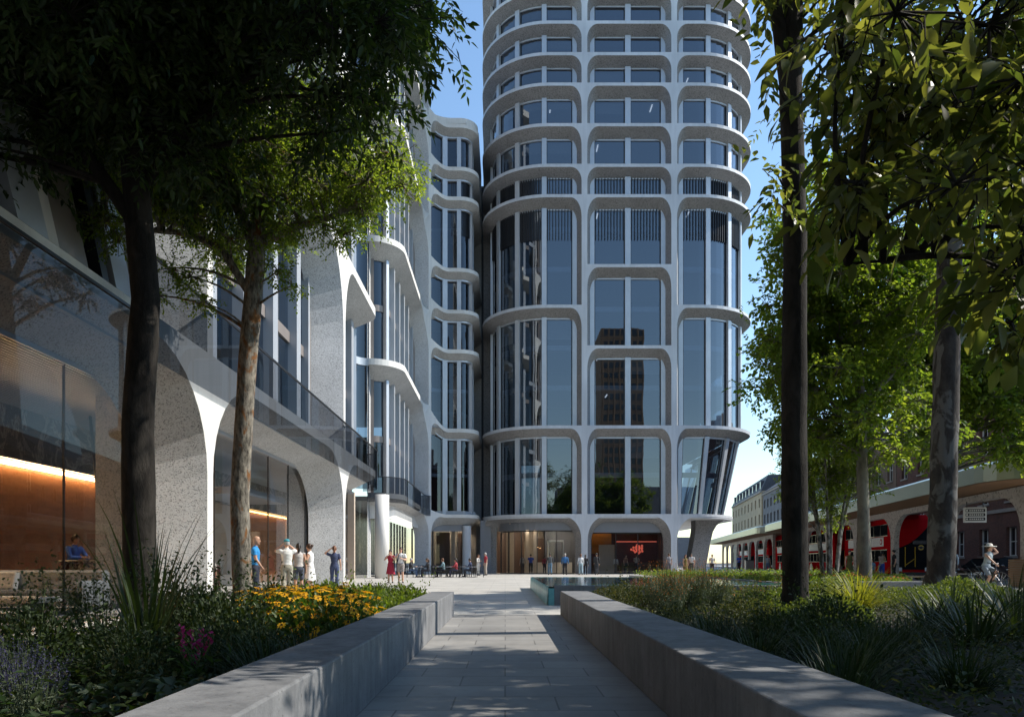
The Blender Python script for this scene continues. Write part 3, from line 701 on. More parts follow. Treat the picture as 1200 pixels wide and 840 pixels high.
# link: its bands meet the fin a little higher than they run along its front
zE = [5.4, 13.2, 20.4, 24.0, 27.8, 34.3, 37.0, 40.9]
a_, b_ = sD-.6, sD+1.9
dr = [drop(a_, b_, .45), drop(a_, b_, 1.9)] + [drop(a_, b_, 1.0)]*6
for k, (z0, z1) in enumerate(zip(zE, zE[1:])):
    m = [PL.find(x=-5.2, lo=sD+2, hi=PL.L-8), PL.find(x=-4.0, lo=sD+2, hi=PL.L-8)+.0]
    m = [sD+1.7, sD+2.9, PL.find(x=-4.25, lo=sD+2, hi=PL.L-8), PL.L-7.6, PL.L-5.2]
    L2, R2, T2 = cell(lf, PL, sD, sE, z0, z1, .17, .0, .34, (.9,.1), (1.6,.15), .8, .3, .02, .55, lw, dr[k+1], True, dr[k])
    g = MB(); ribbon(g, PL, L2-.1, R2, z0+.02, T2+.2, .88, lw, 0, 1.0, dr[k+1]); go = g.build('window', M['g_left'], left, fix=False)
    f = MB()
    for s in m: post(f, PL, s, .36, z0, T2+.05+dr[k+1](s), .58, 1.0, lw)
    rail(f, PL, L2, R2, z0+.01, z0+.12, .6, 1.0, lw); rail(f, PL, L2, R2, T2-.08, T2+.06, .62, .98, lw, 0, dr[k+1])
    f.build('window_frame', M['metal'], go)
    d = MB()
    if abs(z1-34.3) < .1 or abs(z0-34.3) < .1:
        zl = (z0 if abs(z0-34.3) < .1 else z1-3.2)
        for i in range(36): post(d, PL, sD+2.2+i*.16, .06, zl, T2, .80, .92, lw)
        d.build('louvre', M['dark'], go)
    elif z1-z0 > 4:
        rail(d, PL, L2, R2, z0+3.5, z0+3.8, 1.0, 1.3, lw); d.build('spandrel', M['metal'], go)
cell(lf, PL, sD, sE, 0, 5.4, .17, .0, .30, (1.2,.1), (1.9,.15), .9, .45, .02, .6, lw, dr[0], False)
rail(lf, PL, sD0, sE, 40.9, 41.5, .1, .5, lw)
lf.build('frame', [M['edge_l'], M['spec']], left, fix=False)
# glass of the ground storey
b = MB()
ribbon(b, PL, .1, sB+.0, 0.02, 5.4, 1.5, lw, 0, 3); b.build('lobby_glazing', M['g_lobby'], left, fix=False)
b = MB()
ss = [s for s in np.arange(.6, sB, 2.46)]
for s in ss: post(b, PL, float(s), .03, 0, 5.4, 1.47, 1.51, lw)
rail(b, PL, .1, sB, 0, .09, 1.42, 1.58, lw); b.build('glazing_bar', M['dark'], left)
b = MB(); ribbon(b, PL, sB, sN, .02, 5.3, 1.5, lw, 0, 1); ribbon(b, PL, sN, sD0, .02, 5.3, .3, lw); ribbon(b, PL, sD0, sE, .02, 4.1, 1.5, lw, 0, .8)
b.build('shopfront', M['g_lobby'], left, fix=False)
b = MB()
for s in list(np.arange(sD0+.4, sE, 1.55)): post(b, PL, float(s), .06, 0, 4.1, 1.44, 1.56, lw)
rail(b, PL, sD0, sE, 0, .08, 1.44, 1.56, lw); b.build('shopfront_frame', M['dark'], left)
b = MB(); ribbon(b, PL, sD0, sD-.3, 4.1, 5.7, .7, lw, 0, .8); b.build('curved_bulkhead', M['edge_l'], left, fix=False)
b = MB(); ribbon(b, PL, sD+.3, sE, 3.9, 5.2, 1.0, lw, 0, .8); b.build('bulkhead', M['greyfascia'], left, fix=False)
# fins carried on inside the glass
b = MB()
for s in (sA0, sA, sB): post(b, PL, s-.40, .80, 0, 5.6, 1.52, 2.35, lw)
b.build('fin', M['spec'], left)
# balustrade on the first-floor terrace
sV = PL.find(y=14.6, hi=40)
b = MB(); ribbon(b, PL, sV, sN-1, H1-1.0, H1+1.08, -.12, lw, 0, 2); b.build('balustrade_glass', M['g_bal'], left, fix=False)
b = MB(); rail(b, PL, sV, sN-1, H1+1.07, H1+1.12, -.15, -.09, lw); b.build('balustrade_rail', M['dark'], left)
b = MB(); ribbon(b, PL, .1, sV-.01, .03, H1-.28, -.12, lw, 0, 2.4); rb = MB(); rail(rb, PL, .1, sV, H1-.29, H1-.24, -.15, -.09, lw); rb.build('screen_rail', M['dark'], left); b.build('glass_screen', M['g_bal'], left, fix=False)
b = MB(); ribbon(b, PL, sD0, sD, 5.2, 6.95, -.10, lw, 0, 1); b.build('balustrade_glass', M['g_bal'], left, fix=False)
b = MB(); rail(b, PL, sD0, sD, 6.94, 6.99, -.13, -.07, lw); b.build('balustrade_rail', M['dark'], left)
# floors, body, roof
def poly_floor(b, d, z0, z1, sa=.1, sb=None):
    yb = 73.0 if sb is None else 63.5
    q = [(-7.2-d,-5.5),(-7.2-d,40.2-d*.4),(-12,40.2-d*.4),(-12,51.5+d*.3),(-8.8-d*.6,51.5+d*.3),(-7.2-d,53.5+d*.3),(-7.2-d,yb if sb else 66+d)]
    if sb is None: q += [(-3.6-d*.3,66+d),(-2.5-d*.6,67.6+d),(-2.5-d*.6,74)]
    else: q += []
    q = [(x+14,y-30) for x,y in q] + [(-18,q[-1][1]-30),(-18,-35.5)]
    n = len(q); b.add([(x,y,z0) for x,y in q]+[(x,y,z1) for x,y in q], [tuple(range(n-1,-1,-1)), tuple(range(n,2*n))]+[(i,(i+1)%n,n+(i+1)%n,n+i) for i in range(n)])
b = MB()
for z in (10.0, 15.1, 19.4, 23.6, 28, 32.2, 36.6): poly_floor(b, 1.75, z-.3, z)
for z in (41, 45.5, 50): poly_floor(b, 1.75, z-.3, z, sb=sD)
b.build('floor_slab', M['slab'], left)
b = MB(); poly_floor(b, .06, 40.95, 41.2); poly_floor(b, .06, 50.0, 50.3, sb=sD); b.build('roof', M['edge_l'], left)
b = MB(); poly_floor(b, .5, 5.42, 5.75); b.build('terrace_slab', M['slab'], left)
b = MB(); b.box(-24, -7, -36, 42, 6.2, 49); b.box(4.5, 10.2, 40.3, 43, 5.8, 40); b.box(4.6, 15.2, 45.2, 46.5, 0, 40); b.build('core', M['core'], left)
def lbox(name, x0, x1, y0, y1, z0, z1, m):
    b = MB(); b.box(x0+14, x1+14, y0-30, y1-30, z0, z1); return b.build(name, m, left)
lbox('lobby_floor', -13, -8.7, -4, 41, -.02, .012, M['cream'])
lbox('lobby_wall', -13.0, -12.75, -4, 74, 0, 5.4, M['marble2'])
lbox('timber_wall', -12.74, -12.5, 6, 22.2, 0, 3.45, M['woodwall'])
lbox('timber_wall', -12.74, -12.5, 35, 42.6, 0, 3.45, M['woodwall']); lbox('lobby_wall', -12.74, -12.45, 30.1, 34.9, 0, 3.59, M['beige']); lbox('lobby_wall', -12.74, -12.45, 42.7, 44.1, 0, 3.59, M['beige'])
lbox('led_strip', -12.44, -12.34, 6, 22.2, 3.47, 3.56, M['led']); lbox('led_strip', -12.44, -12.36, 35, 42.6, 3.49, 3.55, M['led_soft'])
lbox('wall_bulkhead', -12.74, -12.22, 5.5, 22.19, 3.60, 5.3, M['marble2']); lbox('wall_bulkhead', -12.74, -12.22, 30.01, 44.1, 3.60, 5.3, M['marble2'])
lbox('lobby_wall', -12.74, -12.18, 22.2, 22.6, 0, 5.3, M['bronze']); lbox('lobby_wall', -12.74, -12.4, 22.6, 30, 0, 5.3, M['beige'])
lbox('lobby_wall', -12.74, -9.2, 44.2, 44.5, 0, 5.3, M['beige'])
b = MB()
for k in range(33): b.box(-12.2+14+.112*k, -12.2+14+.112*k+.05, -34, 11, 4.90, 5.0)
b.build('slatted_ceiling', M['metal'], left)
lbox('ceiling_board', -12.2, -8.65, -4, 41, 5.06, 5.12, M['dark'])
lbox('ceiling_light', -11.3, -10.9, 24, 27, 5.32, 5.40, M['lampw']); lbox('ceiling_light', -11.0, -10.7, 34, 39, 5.3, 5.38, M['lampw'])
lbox('pale_canopy', -11.6, -9.4, 26, 31, 3.5, 3.75, M['greyfascia'])
# link ground-floor interior
lbox('lobby_wall', -8, -2.9, 72, 72.3, 0, 5.3, M['beige'])
lbox('timber_panel', -6.6, -5.3, 69.5, 69.7, 0, 3.9, M['brownwall']); lbox('timber_panel', -4.6, -3.9, 70.5, 70.7, 0, 3.9, M['brownwall'])
lbox('lobby_column', -5.1, -4.75, 68.6, 69, 0, 4.2, M['beige']); lbox('ceiling_light', -6.5, -3.4, 69.9, 70.1, 4.7, 4.8, M['lampw'])
b = MB(); b.lathe([(.4,0),(.4,4.4)], 20, (-3.55+14, 66.9-30, 0)); b.build('round_column', M['edge'], left, smooth=False)
b = MB(); b.lathe([(.46,0),(.46,5.45)], 24, (-8.05+14, 47.4-30, 0)); b.build('round_column', M['edge_l'], left, smooth=True)
b = MB(); b.box(-10.2+14, -9.9+14, 44.6-30, 44.9-30, 0, 5.4); b.box(-8.9+14, -8.7+14, 52-30, 52.2-30, 0, 4.1); b.build('door_post', M['metal'], left)
# leaning panels over the first-floor slab of the nearest bay
for nm, y0_, y1_, mt in (('leaning_panel',11.35,12.12,'metal'),('leaning_panel',12.12,12.40,'edge_l'),('leaning_panel',12.40,13.25,'bronze'),('leaning_panel',13.72,13.95,'dark'),('leaning_panel',14.2,14.85,'metal'),('leaning_panel',9.6,10.5,'bronze'),('leaning_panel',10.5,10.72,'edge_l')):
    b = MB(); q = []
    for z, dy in ((H1+.01,0),(13.0,-3.1)):
        for x, y in ((-7.55,y0_),(-7.55,y1_),(-8.0,y1_),(-8.0,y0_)): q.append((x+14, y+dy-30, z))
    b.add(q, [(0,1,2,3),(7,6,5,4)]+[(i,4+i,4+(i+1)%4,(i+1)%4) for i in range(4)]); b.build(nm, M[mt], left)

# ------------------------------------------------------------------ furniture in the lobby
sf = empty('sofa', (-10.4, 15.9, .012), 0, 'long low grey sofa inside the left lobby window', 'sofa')
b = MB(); b.rbox(-1.4,1.45,-.5,.5,.08,.42,.05); b.build('seat', M['sofad'], sf)
b = MB(); b.rbox(-1.4,1.45,.3,.55,.42,.84,.05); b.build('backrest', M['sofa'], sf)
for x in (-1.42, 1.22):
    b = MB(); b.rbox(x,x+.24,-.5,.55,.08,.62,.05); b.build('armrest', M['sofa'], sf)
b = MB(); b.cbox((-.7,.2,.6),(.55,.16,.42), Matrix.Rotation(math.radians(-14),3,'X')); o = b.build('cushion', M['cream'], sf); bevel(o,.05,3)
t = empty('coffee_table', (-10.2, 14.2, .012), 0, 'low pale stone coffee table in front of the lobby sofa', 'table')
b = MB(); b.rbox(-1.1,1.3,-.4,.4,.24,.34,.03); b.build('tabletop', M['cream'], t)
for x in (-.8, 1.0):
    b = MB(); b.box(x-.06,x+.06,-.3,.3,0,.24); b.build('leg', M['dark'], t)
dk = empty('reception_desk', (-10.25, 18.3, .012), 0, 'black veined marble reception desk in the left lobby', 'desk')
b = MB(); b.rbox(-.75,.75,-.35,.35,0,1.0,.02); b.build('body', M['marble'], dk)
b = MB(); b.rbox(-.8,.8,-.4,.4,1.003,1.07,.02); b.build('top', M['marble'], dk)
b = MB(); b.tube([(-10.25,18.6,.1),(-10.6,18.9,2.6),(-11.05,19.3,5.0)], [.045,.04,.04], 8)
tag(b.build('leaning_pole', M['dark']), 'slim dark pole leaning behind the lobby glass beside the marble desk', 'pole')

# ------------------------------------------------------------------ street buildings on the right
SR = math.atan2(1, KS); LEN = math.hypot(KS, 1)
def block(name, label, k, y0, y1, floors, wallm, base, fh, win, nwin, depth=11, wmat='white', sills=True, parapet=.6, gaps=None, pane='g_dark', bars=True, frame_c='white'):
    """a terrace block. floors: list of (sill, head); facade on local y=0, facing the street"""
    root = empty(name, (street(k,y0), y0, -.02), SR, label, 'building', 'buildings along the street')
    Lg = (y1-y0)*LEN; pitch = Lg/nwin; ww = win
    H = fh
    b = MB(); zs = 0
    for (a, c) in floors:
        b.box(0, Lg, -.4, 0, zs, a)
        for i in range(nwin+1):
            x0 = 0 if i == 0 else (i-.5)*pitch+ww/2; x1 = Lg if i == nwin else (i+.5)*pitch-ww/2
            b.box(x0, x1, -.4, 0, a, c)
        zs = c
    b.box(0, Lg, -.4, 0, zs, H)
    b.box(0, .4, -depth, -.4, 0, H); b.box(Lg-.4, Lg, -depth, -.4, 0, H); b.box(.4, Lg-.4, -depth, -depth+.3, 0, H)
    b.build('wall', wallm, root)
    b = MB(); b.box(.42, Lg-.42, -depth+.35, -.75, 0, H-.1); b.build('interior', M['core'], root)
    b = MB(); b.box(-.1, Lg+.1, -.05, .22, H-.35, H+.05); b.box(0, Lg, -.05, .09, floors[1][0]-.75 if len(floors) > 1 else 3, (floors[1][0]-.5 if len(floors) > 1 else 3.3)); b.build('cornice', M['trim'], root)
    for fi, (a, c) in enumerate(floors):
        for i in range(nwin):
            cx = (i+.5)*pitch
            w_ = MB(); w_.box(cx-ww/2, cx+ww/2, -.32, -.29, a, c); wo = w_.build('window', M[pane], root)
            f = MB(); t = .07
            f.box(cx-ww/2, cx-ww/2+t, -.29, -.22, a, c); f.box(cx+ww/2-t, cx+ww/2, -.29, -.22, a, c); f.box(cx-ww/2+t, cx+ww/2-t, -.29, -.22, c-t, c); f.box(cx-ww/2+t, cx+ww/2-t, -.29, -.22, a, a+t)
            if bars:
                f.box(cx-.025, cx+.025, -.288, -.235, a+t, c-t); f.box(cx-ww/2+t, cx+ww/2-t, -.288, -.24, (a+c)/2-.03, (a+c)/2+.03)
            f.build('window_frame', M[frame_c], wo)
            if sills:
                g = MB(); g.box(cx-ww/2-.1, cx+ww/2+.1, -.05, .1, a-.14, a-.01); g.build('sill', M['trim'], wo)
    return root, Lg
def gabled(root, Lg, H, depth, rise, m):
    b = MB(); b.prismx([(.35,H),(-depth-.3,H),(-depth/2,H+rise)], -.2, Lg+.2); b.build('roof', m, root)
r, Lg = block('brick_building', 'red brick building with white sash windows behind the timber lined canopy', 26, 36, 71.0, [(1.5,3.5),(5.3,7.5),(9.0,11.2),(12.6,14.4)], M['brick_r'], 0, 16, 1.45, 9)
gabled(r, Lg, 16, 11, 3.2, M['slate'])
r, Lg = block('brick_building', 'brown brick gabled building beyond the red brick one', 26, 71.2, 85, [(1.2,3.6),(5.2,7.7),(9.2,11.5)], M['brick_b'], 0, 13.6, 1.5, 4)
b = MB(); b.add([(2,-.35,13.6),(Lg-2,-.35,13.6),(Lg/2,-.35,17.6),(2,0,13.6),(Lg-2,0,13.6),(Lg/2,0,17.6)], [(0,2,1),(3,4,5),(0,3,5,2),(1,2,5,4),(0,1,4,3)]); b.build('gable', M['brick_b'], r)
b = MB(); b.tube([(1.6,.1,13.6),(Lg/2,.1,17.8),(Lg-1.6,.1,13.6)], .22, 4); b.build('gable_coping', M['white'], r)
gabled(r, Lg, 13.6, 11, 4.4, M['slate'])
r, Lg = block('terrace_building', 'long dark grey terrace building with a slate roof down the street', 26, 85.3, 143, [(1.2,3.4),(5.0,7.0),(8.6,10.4),(11.6,13.2)], M['stone_g'], 0, 14.6, 1.6, 18, frame_c='trim', sills=False)
gabled(r, Lg, 14.6, 11, 4.2, M['slate'])
r, Lg = block('corner_building', 'buff stone building with a dark mansard roof at the far end of the street', 26, 145, 187, [(1.2,3.6),(5.4,7.4),(8.8,10.8),(12.2,14.0)], M['stone_y'], 0, 15.4, 1.5, 9, frame_c='trim', sills=False)
b = MB(); b.prismx([(.1,15.4),(-11,15.4),(-10.2,18.6),(-1.3,18.6)], 0, Lg); b.build('mansard_roof', M['slate'], r)
for i in range(9):
    b = MB(); cx = (i+.5)*Lg/9; b.box(cx-.7, cx+.7, -1.2, -.2, 15.7, 17.6); o = b.build('dormer', M['slate'], r)
    b = MB(); b.box(cx-.5, cx+.5, -.2, -.16, 15.9, 17.4); b.build('pane', M['g_dark'], o)
b = MB(); b.box(34,60,228,246,0,9); b.box(40,52,228,246,9,13)
tag(b.build('far_block', M['stone_g']), 'low grey block seen under the tower behind the leaning leg', 'building', 'buildings along the street')
# tall brown tower behind the viewer: the photograph shows it mirrored in the middle windows
tw = empty('brown_tower', (33, -80, 0), PI, 'tall brown slab tower with square windows, mirrored in the glass of the rounded tower', 'building')
b = MB(); b.box(-6,6,-6,6,0,67); b.build('wall', M['stone_br'], tw)
b = MB()
for i in range(7):
    for j in range(22): b.box(-5.5+1.6*i, -5.5+1.6*i+1.05, -6.08, -6.02, 2+3*j, 3.7+3*j)
b.build('window', M['g_dark'], tw)
b = MB()
for i in range(8): b.box(-6+1.6*i-.0, -6+1.6*i+.28, -6.3, -6.005, 0, 67)
b.build('pier', M['stone_br'], tw)
b = MB(); b.box(14,70,-74,-62,0,21); b.box(-30,8,-92,-80,0,14)
tag(b.build('low_block', M['stone_g']), 'dark low block mirrored along the foot of the tower glass', 'building')
# ------------------------------------------------------------------ arcaded bus canopy
def canopy(name, label, k, y0, pitch, n, aw, ah, rise, top, over, z0=0):
    root = empty(name, (street(k,y0), y0, z0), SR, label, 'canopy', 'bus station canopies')
    Lg = pitch*n*LEN; p = Lg/n
    P = Path([(Lg,0),(0,0)])                            # local frame: travel along -x so that outward is +y (to the plaza)
    b = MB()
    for side, off in ((0,0),):
        for i in range(n):
            cell(b, P, i*p, (i+1)*p, 0, top, (p-aw)/2, (p-aw)/2, top-ah, rise*1.15, rise, .28, .02, .02, .02, floor=False)
    q = MB()
    # back face, same arches seen from the road
    Pb = Path([(0,-.28),(Lg,-.28)])
    for i in range(n): cell(b, Pb, i*p, (i+1)*p, 0, top, (p-aw)/2, (p-aw)/2, top-ah, rise*1.15, rise, .02, .0, .0, .0, floor=False)
    b.add([(0,0,0),(0,-.28,0),(0,-.28,top),(0,0,top),(Lg,0,0),(Lg,-.28,0),(Lg,-.28,top),(Lg,0,top)], [(0,1,2,3),(7,6,5,4)])
    b.build('arcade', [M['arcade'], M['arcade']], root, fix=False)
    # roof slab with rounded ends, timber underside
    pts = []
    r = over+1.3
    for i in range(13):
        a = PI/2 + PI*i/12; pts.append((-.6 + r*math.cos(a)*.9, -.35 + r*math.sin(a)*1.0))
    for i in range(13):
        a = -PI/2 + PI*i/12; pts.append((Lg+.6 + r*math.cos(a)*.9, -.35 + r*math.sin(a)*1.0))
    b = MB(); m = len(pts)
    b.add([(x,y,top+.05) for x,y in pts]+[(x,y,top+.72) for x,y in pts]+[(x*.995+.1,y*.9,top+.85) for x,y in pts],
          [(i,(i+1)%m,m+(i+1)%m,m+i) for i in range(m)]+[(m+i,m+(i+1)%m,2*m+(i+1)%m,2*m+i) for i in range(m)]+[tuple(range(2*m,3*m))]); b.build('roof', M['metalfascia'], root)
    b = MB(); b.add([(x*.999,y*.98,top+.035) for x,y in pts], [tuple(range(m))]); b.build('soffit', M['soffit'], root, fix=False)
    return root
near = canopy('bus_canopy', 'long arcaded bus canopy with pale metal fascia and timber underside beside the red brick building', 16.3, 30.6-.5, 7.6, 6, 7.1, 3.9, 1.55, 4.22, 1.2)
far_ = canopy('bus_canopy', 'far arcaded bus canopy with a rounded green end', 15.6, 80, 5.6, 8, 5.15, 3.75, 1.3, 4.15, 1.0)
# hanging sign in the first arch
sg = empty('hanging_sign', (street(16.1,34.0), 34.0, 2.9), SR-PI/2, 'white stop information sign hanging in the nearest arch of the canopy', 'sign')
b = MB(); b.rbox(-.5,.5,-.05,.05,0,.72,.06); b.build('panel', M['white'], sg)
b = MB()
for i in range(3): b.box(-.42,.42,-.062,-.052,.09+.2*i,.23+.2*i)
b.build('text_row', M['dark'], sg)
b = MB()
for i in range(3):
    for j in range(7): b.box(-.26+.09*j,-.20+.09*j,-.07,-.063,.13+.2*i,.19+.2*i)
    b.lathe([(.045,-.068),(.045,-.063)], 10, (-.36,0,.16+.2*i), axis='y')
b.build('lettering', M['white'], sg)
b = MB(); b.tube([(-.35,0,.7),(-.35,0,.98)], .02, 6); b.tube([(.35,0,.7),(.35,0,.98)], .02, 6); b.build('hanger', M['dark'], sg)

# ------------------------------------------------------------------ buses: double deckers, front towards local -y
def make_bus():
    r = empty('double_decker_bus', (0,0,0), 0)
    W, Lb, H = 1.26, 11.0, 4.4
    prof = [(0,.35),(-.02,1.2),(.02,2.2),(.28,3.4),(.62,4.05),(1.05,4.36),(1.6,H),(Lb-1.2,H),(Lb-.35,4.25),(Lb-.05,3.8),(Lb,.35)]
    b = MB(); b.prismx(prof, -W, W); o = b.build('body', M['busred'], r); bevel(o, .16, 4)
    b = MB()                                            # black slanting front glass: one sweep from the far roof corner down to the door
    def fy(z):
        for (y0,z0),(y1,z1) in zip(prof, prof[1:]):
            if z0 <= z <= z1: return y0+(y1-y0)*(z-z0)/(z1-z0)
        return 0
    rows = [(.72,-1.16,1.16),(1.2,-1.17,1.17),(1.8,-1.17,1.18),(2.05,-1.17,1.18),(2.2,-.7,1.18),(2.5,-.1,1.17),(2.8,.28,1.17),(3.1,.60,1.16),(3.4,.88,1.14),(3.6,1.04,1.12)]
    fv = []
    for z, xa, xb in rows: fv += [(xa,fy(z)-.035,z),(xb,fy(z)-.035,z)]
    b.add(fv+[(x,y+.06,z) for x,y,z in fv], [(2*i,2*i+1,2*i+3,2*i+2) for i in range(len(rows)-1)]+[(20+2*i,20+2*i+2,20+2*i+3,20+2*i+1) for i in range(len(rows)-1)]+[(2*i,2*i+2,20+2*i+2,20+2*i) for i in range(len(rows)-1)]+[(2*i+1,20+2*i+1,20+2*i+3,2*i+3) for i in range(len(rows)-1)]+[(0,20,21,1),(18,19,39,38)])
    b.build('windscreen', M['busglass'], r)
    b = MB(); b.box(-.05,1.0,-.075,-.052,2.38,2.62); b.build('destination_blind', M['busdark'], r)
    b = MB(); b.lathe([(.17,-.085),(.17,-.06)], 18, (.45,0,2.16), axis='y'); rr = b.build('round_badge', M['yellow'], r)
    b = MB(); b.lathe([(.10,-.10),(.10,-.087)], 16, (.45,0,2.16), axis='y'); b.box(.22,.68,-.105,-.09,2.12,2.20); b.build('badge_bar', M['busdark'], rr)
    for s in (-1, 1):
        x = s*(W+.012)
        for nm, y0, y1, z0, z1, mt in (('lower_window',1.0,Lb-1.4,1.25,2.05,'busglass'),('upper_window',.9,Lb-.5,2.98,3.75,'busglass'),('advert_panel',1.7,Lb-1.2,2.28,2.92,'white')):
            b = MB(); b.box(min(x,x-.03*s),max(x,x-.03*s),y0,y1,z0,z1); w_ = b.build(nm, M[mt], r)
            if mt == 'busglass':
                b = MB()
                for i in range(1,7):
                    yy = y0+(y1-y0)*i/7; b.box(min(x,x+.012*s),max(x,x+.012*s),yy-.03,yy+.03,z0,z1)
                b.box(min(x,x+.012*s),max(x,x+.012*s),y0,y1,z1-.03,z1+.02); b.box(min(x,x+.012*s),max(x,x+.012*s),y0,y1,z0-.02,z0+.03)
                b.build('glazing_bar', M['busdark'], w_)
            else:
                b = MB(); b.lathe([(.2,x+.0),(.2,x+.015*s)], 18, (0,y0+.45,2.6), axis='x'); q = b.build('round_logo', M['busred'], w_)
                b = MB(); b.lathe([(.12,x+.016*s),(.12,x+.022*s)], 18, (0,y0+.45,2.6), axis='x'); b.build('logo_centre', M['white'], q)
        for y in (2.3, Lb-2.8):
            b = MB(); b.lathe([(.3,-.14),(.5,-.12),(.5,.12),(.3,.14)], 20, (s*(W-.13),y,.5), axis='x'); t = b.build('wheel', M['rubber'], r)
            b = MB(); b.lathe([(.27,-.02),(.27,.02),(.1,.05)], 14, (s*(W+.0),y,.5), axis='x'); b.build('rim', M['chrome'], t)
            b = MB(); b.lathe([(.62,-.006),(.62,.006)], 24, (s*(W+.005),y,.52), axis='x'); b.build('wheel_arch', M['busdark'], r)
        b = MB(); b.rbox(s*.85-.16,s*.85+.16,-.075,-.02,.62,.86,.03); b.build('headlight', M['headlamp'], r)
    b = MB(); b.box(-1.2,1.2,-.06,.02,.36,.55); b.build('bumper', M['busdark'], r)
    b = MB()
    for x in (-.5,.1): b.tube([(x,-.07,.9),(x,-.07,2.2)], .025, 6)
    b.tube([(-.5,-.07,1.0),(.1,-.07,1.45)], .025, 6); b.build('grab_rail', M['yellow'], r)
    return r
bus0 = make_bus()
def bus(o, x, y, rz, label):
    o.location = (x, y, -.155); o.rotation_euler = (0,0,rz); tag(o, label, 'bus', 'red double decker buses at the bus station'); return o
heading = -math.atan2(KS, 1)
bus(bus0, street(18.45,47.5), 47.5, heading, 'red double decker bus with its black slanting windscreen facing the viewer, nearest of the buses')
for (k, y, lab) in ((18.45, 61.0, 'red double decker bus standing behind the silver stemmed birch, its side advert panel white'),
                    (18.45, 75.5, 'red double decker bus behind the dark slender trunk, second in the queue along the canopy'),
                    (18.45, 90.5, 'red double decker bus behind the far canopy arches, third in the queue'),
                    (18.45, 105.0, 'distant red double decker bus near the leaning tower leg, fourth in the queue')):
    bus(copy_tree(bus0), street(k, y), y, heading, lab)

# ------------------------------------------------------------------ parked car (front towards local -y)
def make_car():
    r = empty('car', (0,0,0), 0)
    body = [(-2.25,.32),(-2.28,.62),(-2.1,.80),(-1.1,.95),(1.3,1.0),(2.15,.98),(2.3,.82),(2.28,.35)]
    b = MB(); b.prismx(body, -.9, .9); o = b.build('body', M['carblack'], r); bevel(o, .09, 3)
    cab0 = [(-1.25,.93),(-.45,1.38),(.05,1.46),(.75,1.43),(1.75,.98)]
    vs = []
    for y, z in cab0:
        t = (z-.93)/.53; vs.append((-(.82-.16*t), y, z))
    vs += [(-x, y, z) for x, y, z in vs]
    n = 5; b = MB(); b.add(vs, [(0,1,2,3,4), (9,8,7,6,5)]+[(i,n+i,n+i+1,i+1) for i in range(4)]+[(0,4,9,5)]); o = b.build('cabin_glass', M['busglass'], r); bevel(o, .05, 3)
    b = MB(); b.add([(-.68,-.48,1.40),(.68,-.48,1.40),(.66,.05,1.475),(.66,.75,1.445),(-.66,.75,1.445),(-.66,.05,1.475)], [(0,1,2,5),(5,2,3,4)]); b.build('roof', M['carblack'], r, fix=False)
    for s in (-1,1):
        for y in (-1.42, 1.38):
            b = MB(); b.lathe([(.2,-.11),(.32,-.09),(.33,0),(.32,.09),(.2,.11)], 22, (s*.82,y,.33), axis='x'); t = b.build('wheel', M['rubber'], r)
            b = MB(); b.lathe([(.21,-.01),(.21,.01),(.06,.03)], 14, (s*.925,y,.33), axis='x'); b.build('rim', M['chrome'], t)
        b = MB(); b.rbox(s*.62-.2,s*.62+.2,-2.30,-2.15,.58,.72,.02); b.build('headlight', M['headlamp'], r)
        b = MB(); b.rbox(s*.66-.18,s*.66+.18,2.18,2.31,.72,.88,.02); b.build('tail_light', M['lamp_red'], r)
        b = MB(); b.cbox((s*.97,-.75,1.0),(.16,.1,.12)); o = b.build('wing_mirror', M['carblack'], r); bevel(o,.03)
        for y in (-.35,.65):
            b = MB(); b.box(min(s*.905,s*.925),max(s*.905,s*.925),y,y+.18,.82,.85); b.build('door_handle', M['chrome'], r)
    b = MB(); b.box(-.27,.27,2.30,2.32,.5,.62); b.build('number_plate', M['white'], r)
    return r
car = make_car(); car.location = (24.9, 37.2, -.155); car.rotation_euler = (0,0,math.radians(-62))
tag(car, 'black saloon car on the road behind the cyclist', 'car')

# ------------------------------------------------------------------ benches, bin, timber unit
def make_bench(Lb=2.2):
    r = empty('bench', (0,0,0), 0)
    b = MB()
    for i in range(5): b.rbox(-Lb/2,Lb/2,-.26+.106*i,-.26+.106*i+.094,.40,.47,.01)
    b.build('seat', M['wood'], r)
    for x in (-Lb/2+.25, Lb/2-.25):
        b = MB(); b.rbox(x-.14,x+.14,-.22,.22,0,.40,.02); b.build('leg', M['kerb'], r)
    return r
b0 = make_bench(); b0.location = (16.9, 30.4, 0); b0.rotation_euler = (0,0,.12)
tag(b0, 'timber bench on stone legs in front of the nearest bus', 'bench', 'timber benches')
b1 = copy_tree(b0); b1.location = (street(15.4,47), 47, 0); b1.rotation_euler = (0,0,SR); tag(b1, 'timber bench under the canopy behind the woman in the green dress', 'bench', 'timber benches')
b2 = copy_tree(b0); b2.location = (street(15.4,53), 53, 0); b2.rotation_euler = (0,0,SR); tag(b2, 'timber bench under the canopy behind the birch stems', 'bench', 'timber benches')
bn = empty('litter_bin', (27.6, 82, 0), SR, 'brown slatted litter bin beside the far canopy', 'bin')
b = MB(); b.rbox(-.6,.6,-.45,.45,0,1.25,.04); b.build('body', M['bronze'], bn)
b = MB(); b.rbox(-.64,.64,-.49,.49,1.25,1.33,.02); b.build('lid', M['dark'], bn)
ts = empty('timber_planter_box', (21.65, 29.6, 0), SR, 'slatted timber box around the foot of the nearest canopy column', 'timber box')
b = MB(); b.box(-1.0,1.0,-.85,.5,0,1.15); b.build('body', M['bronze'], ts)
b = MB()
for i in range(12): b.box(-1.03,1.03,.5,.54,.04+.095*i,.11+.095*i); b.box(-1.05,-1.0,-.85,.5,.04+.095*i,.11+.095*i)
b.build('slats', M['wood'], ts)
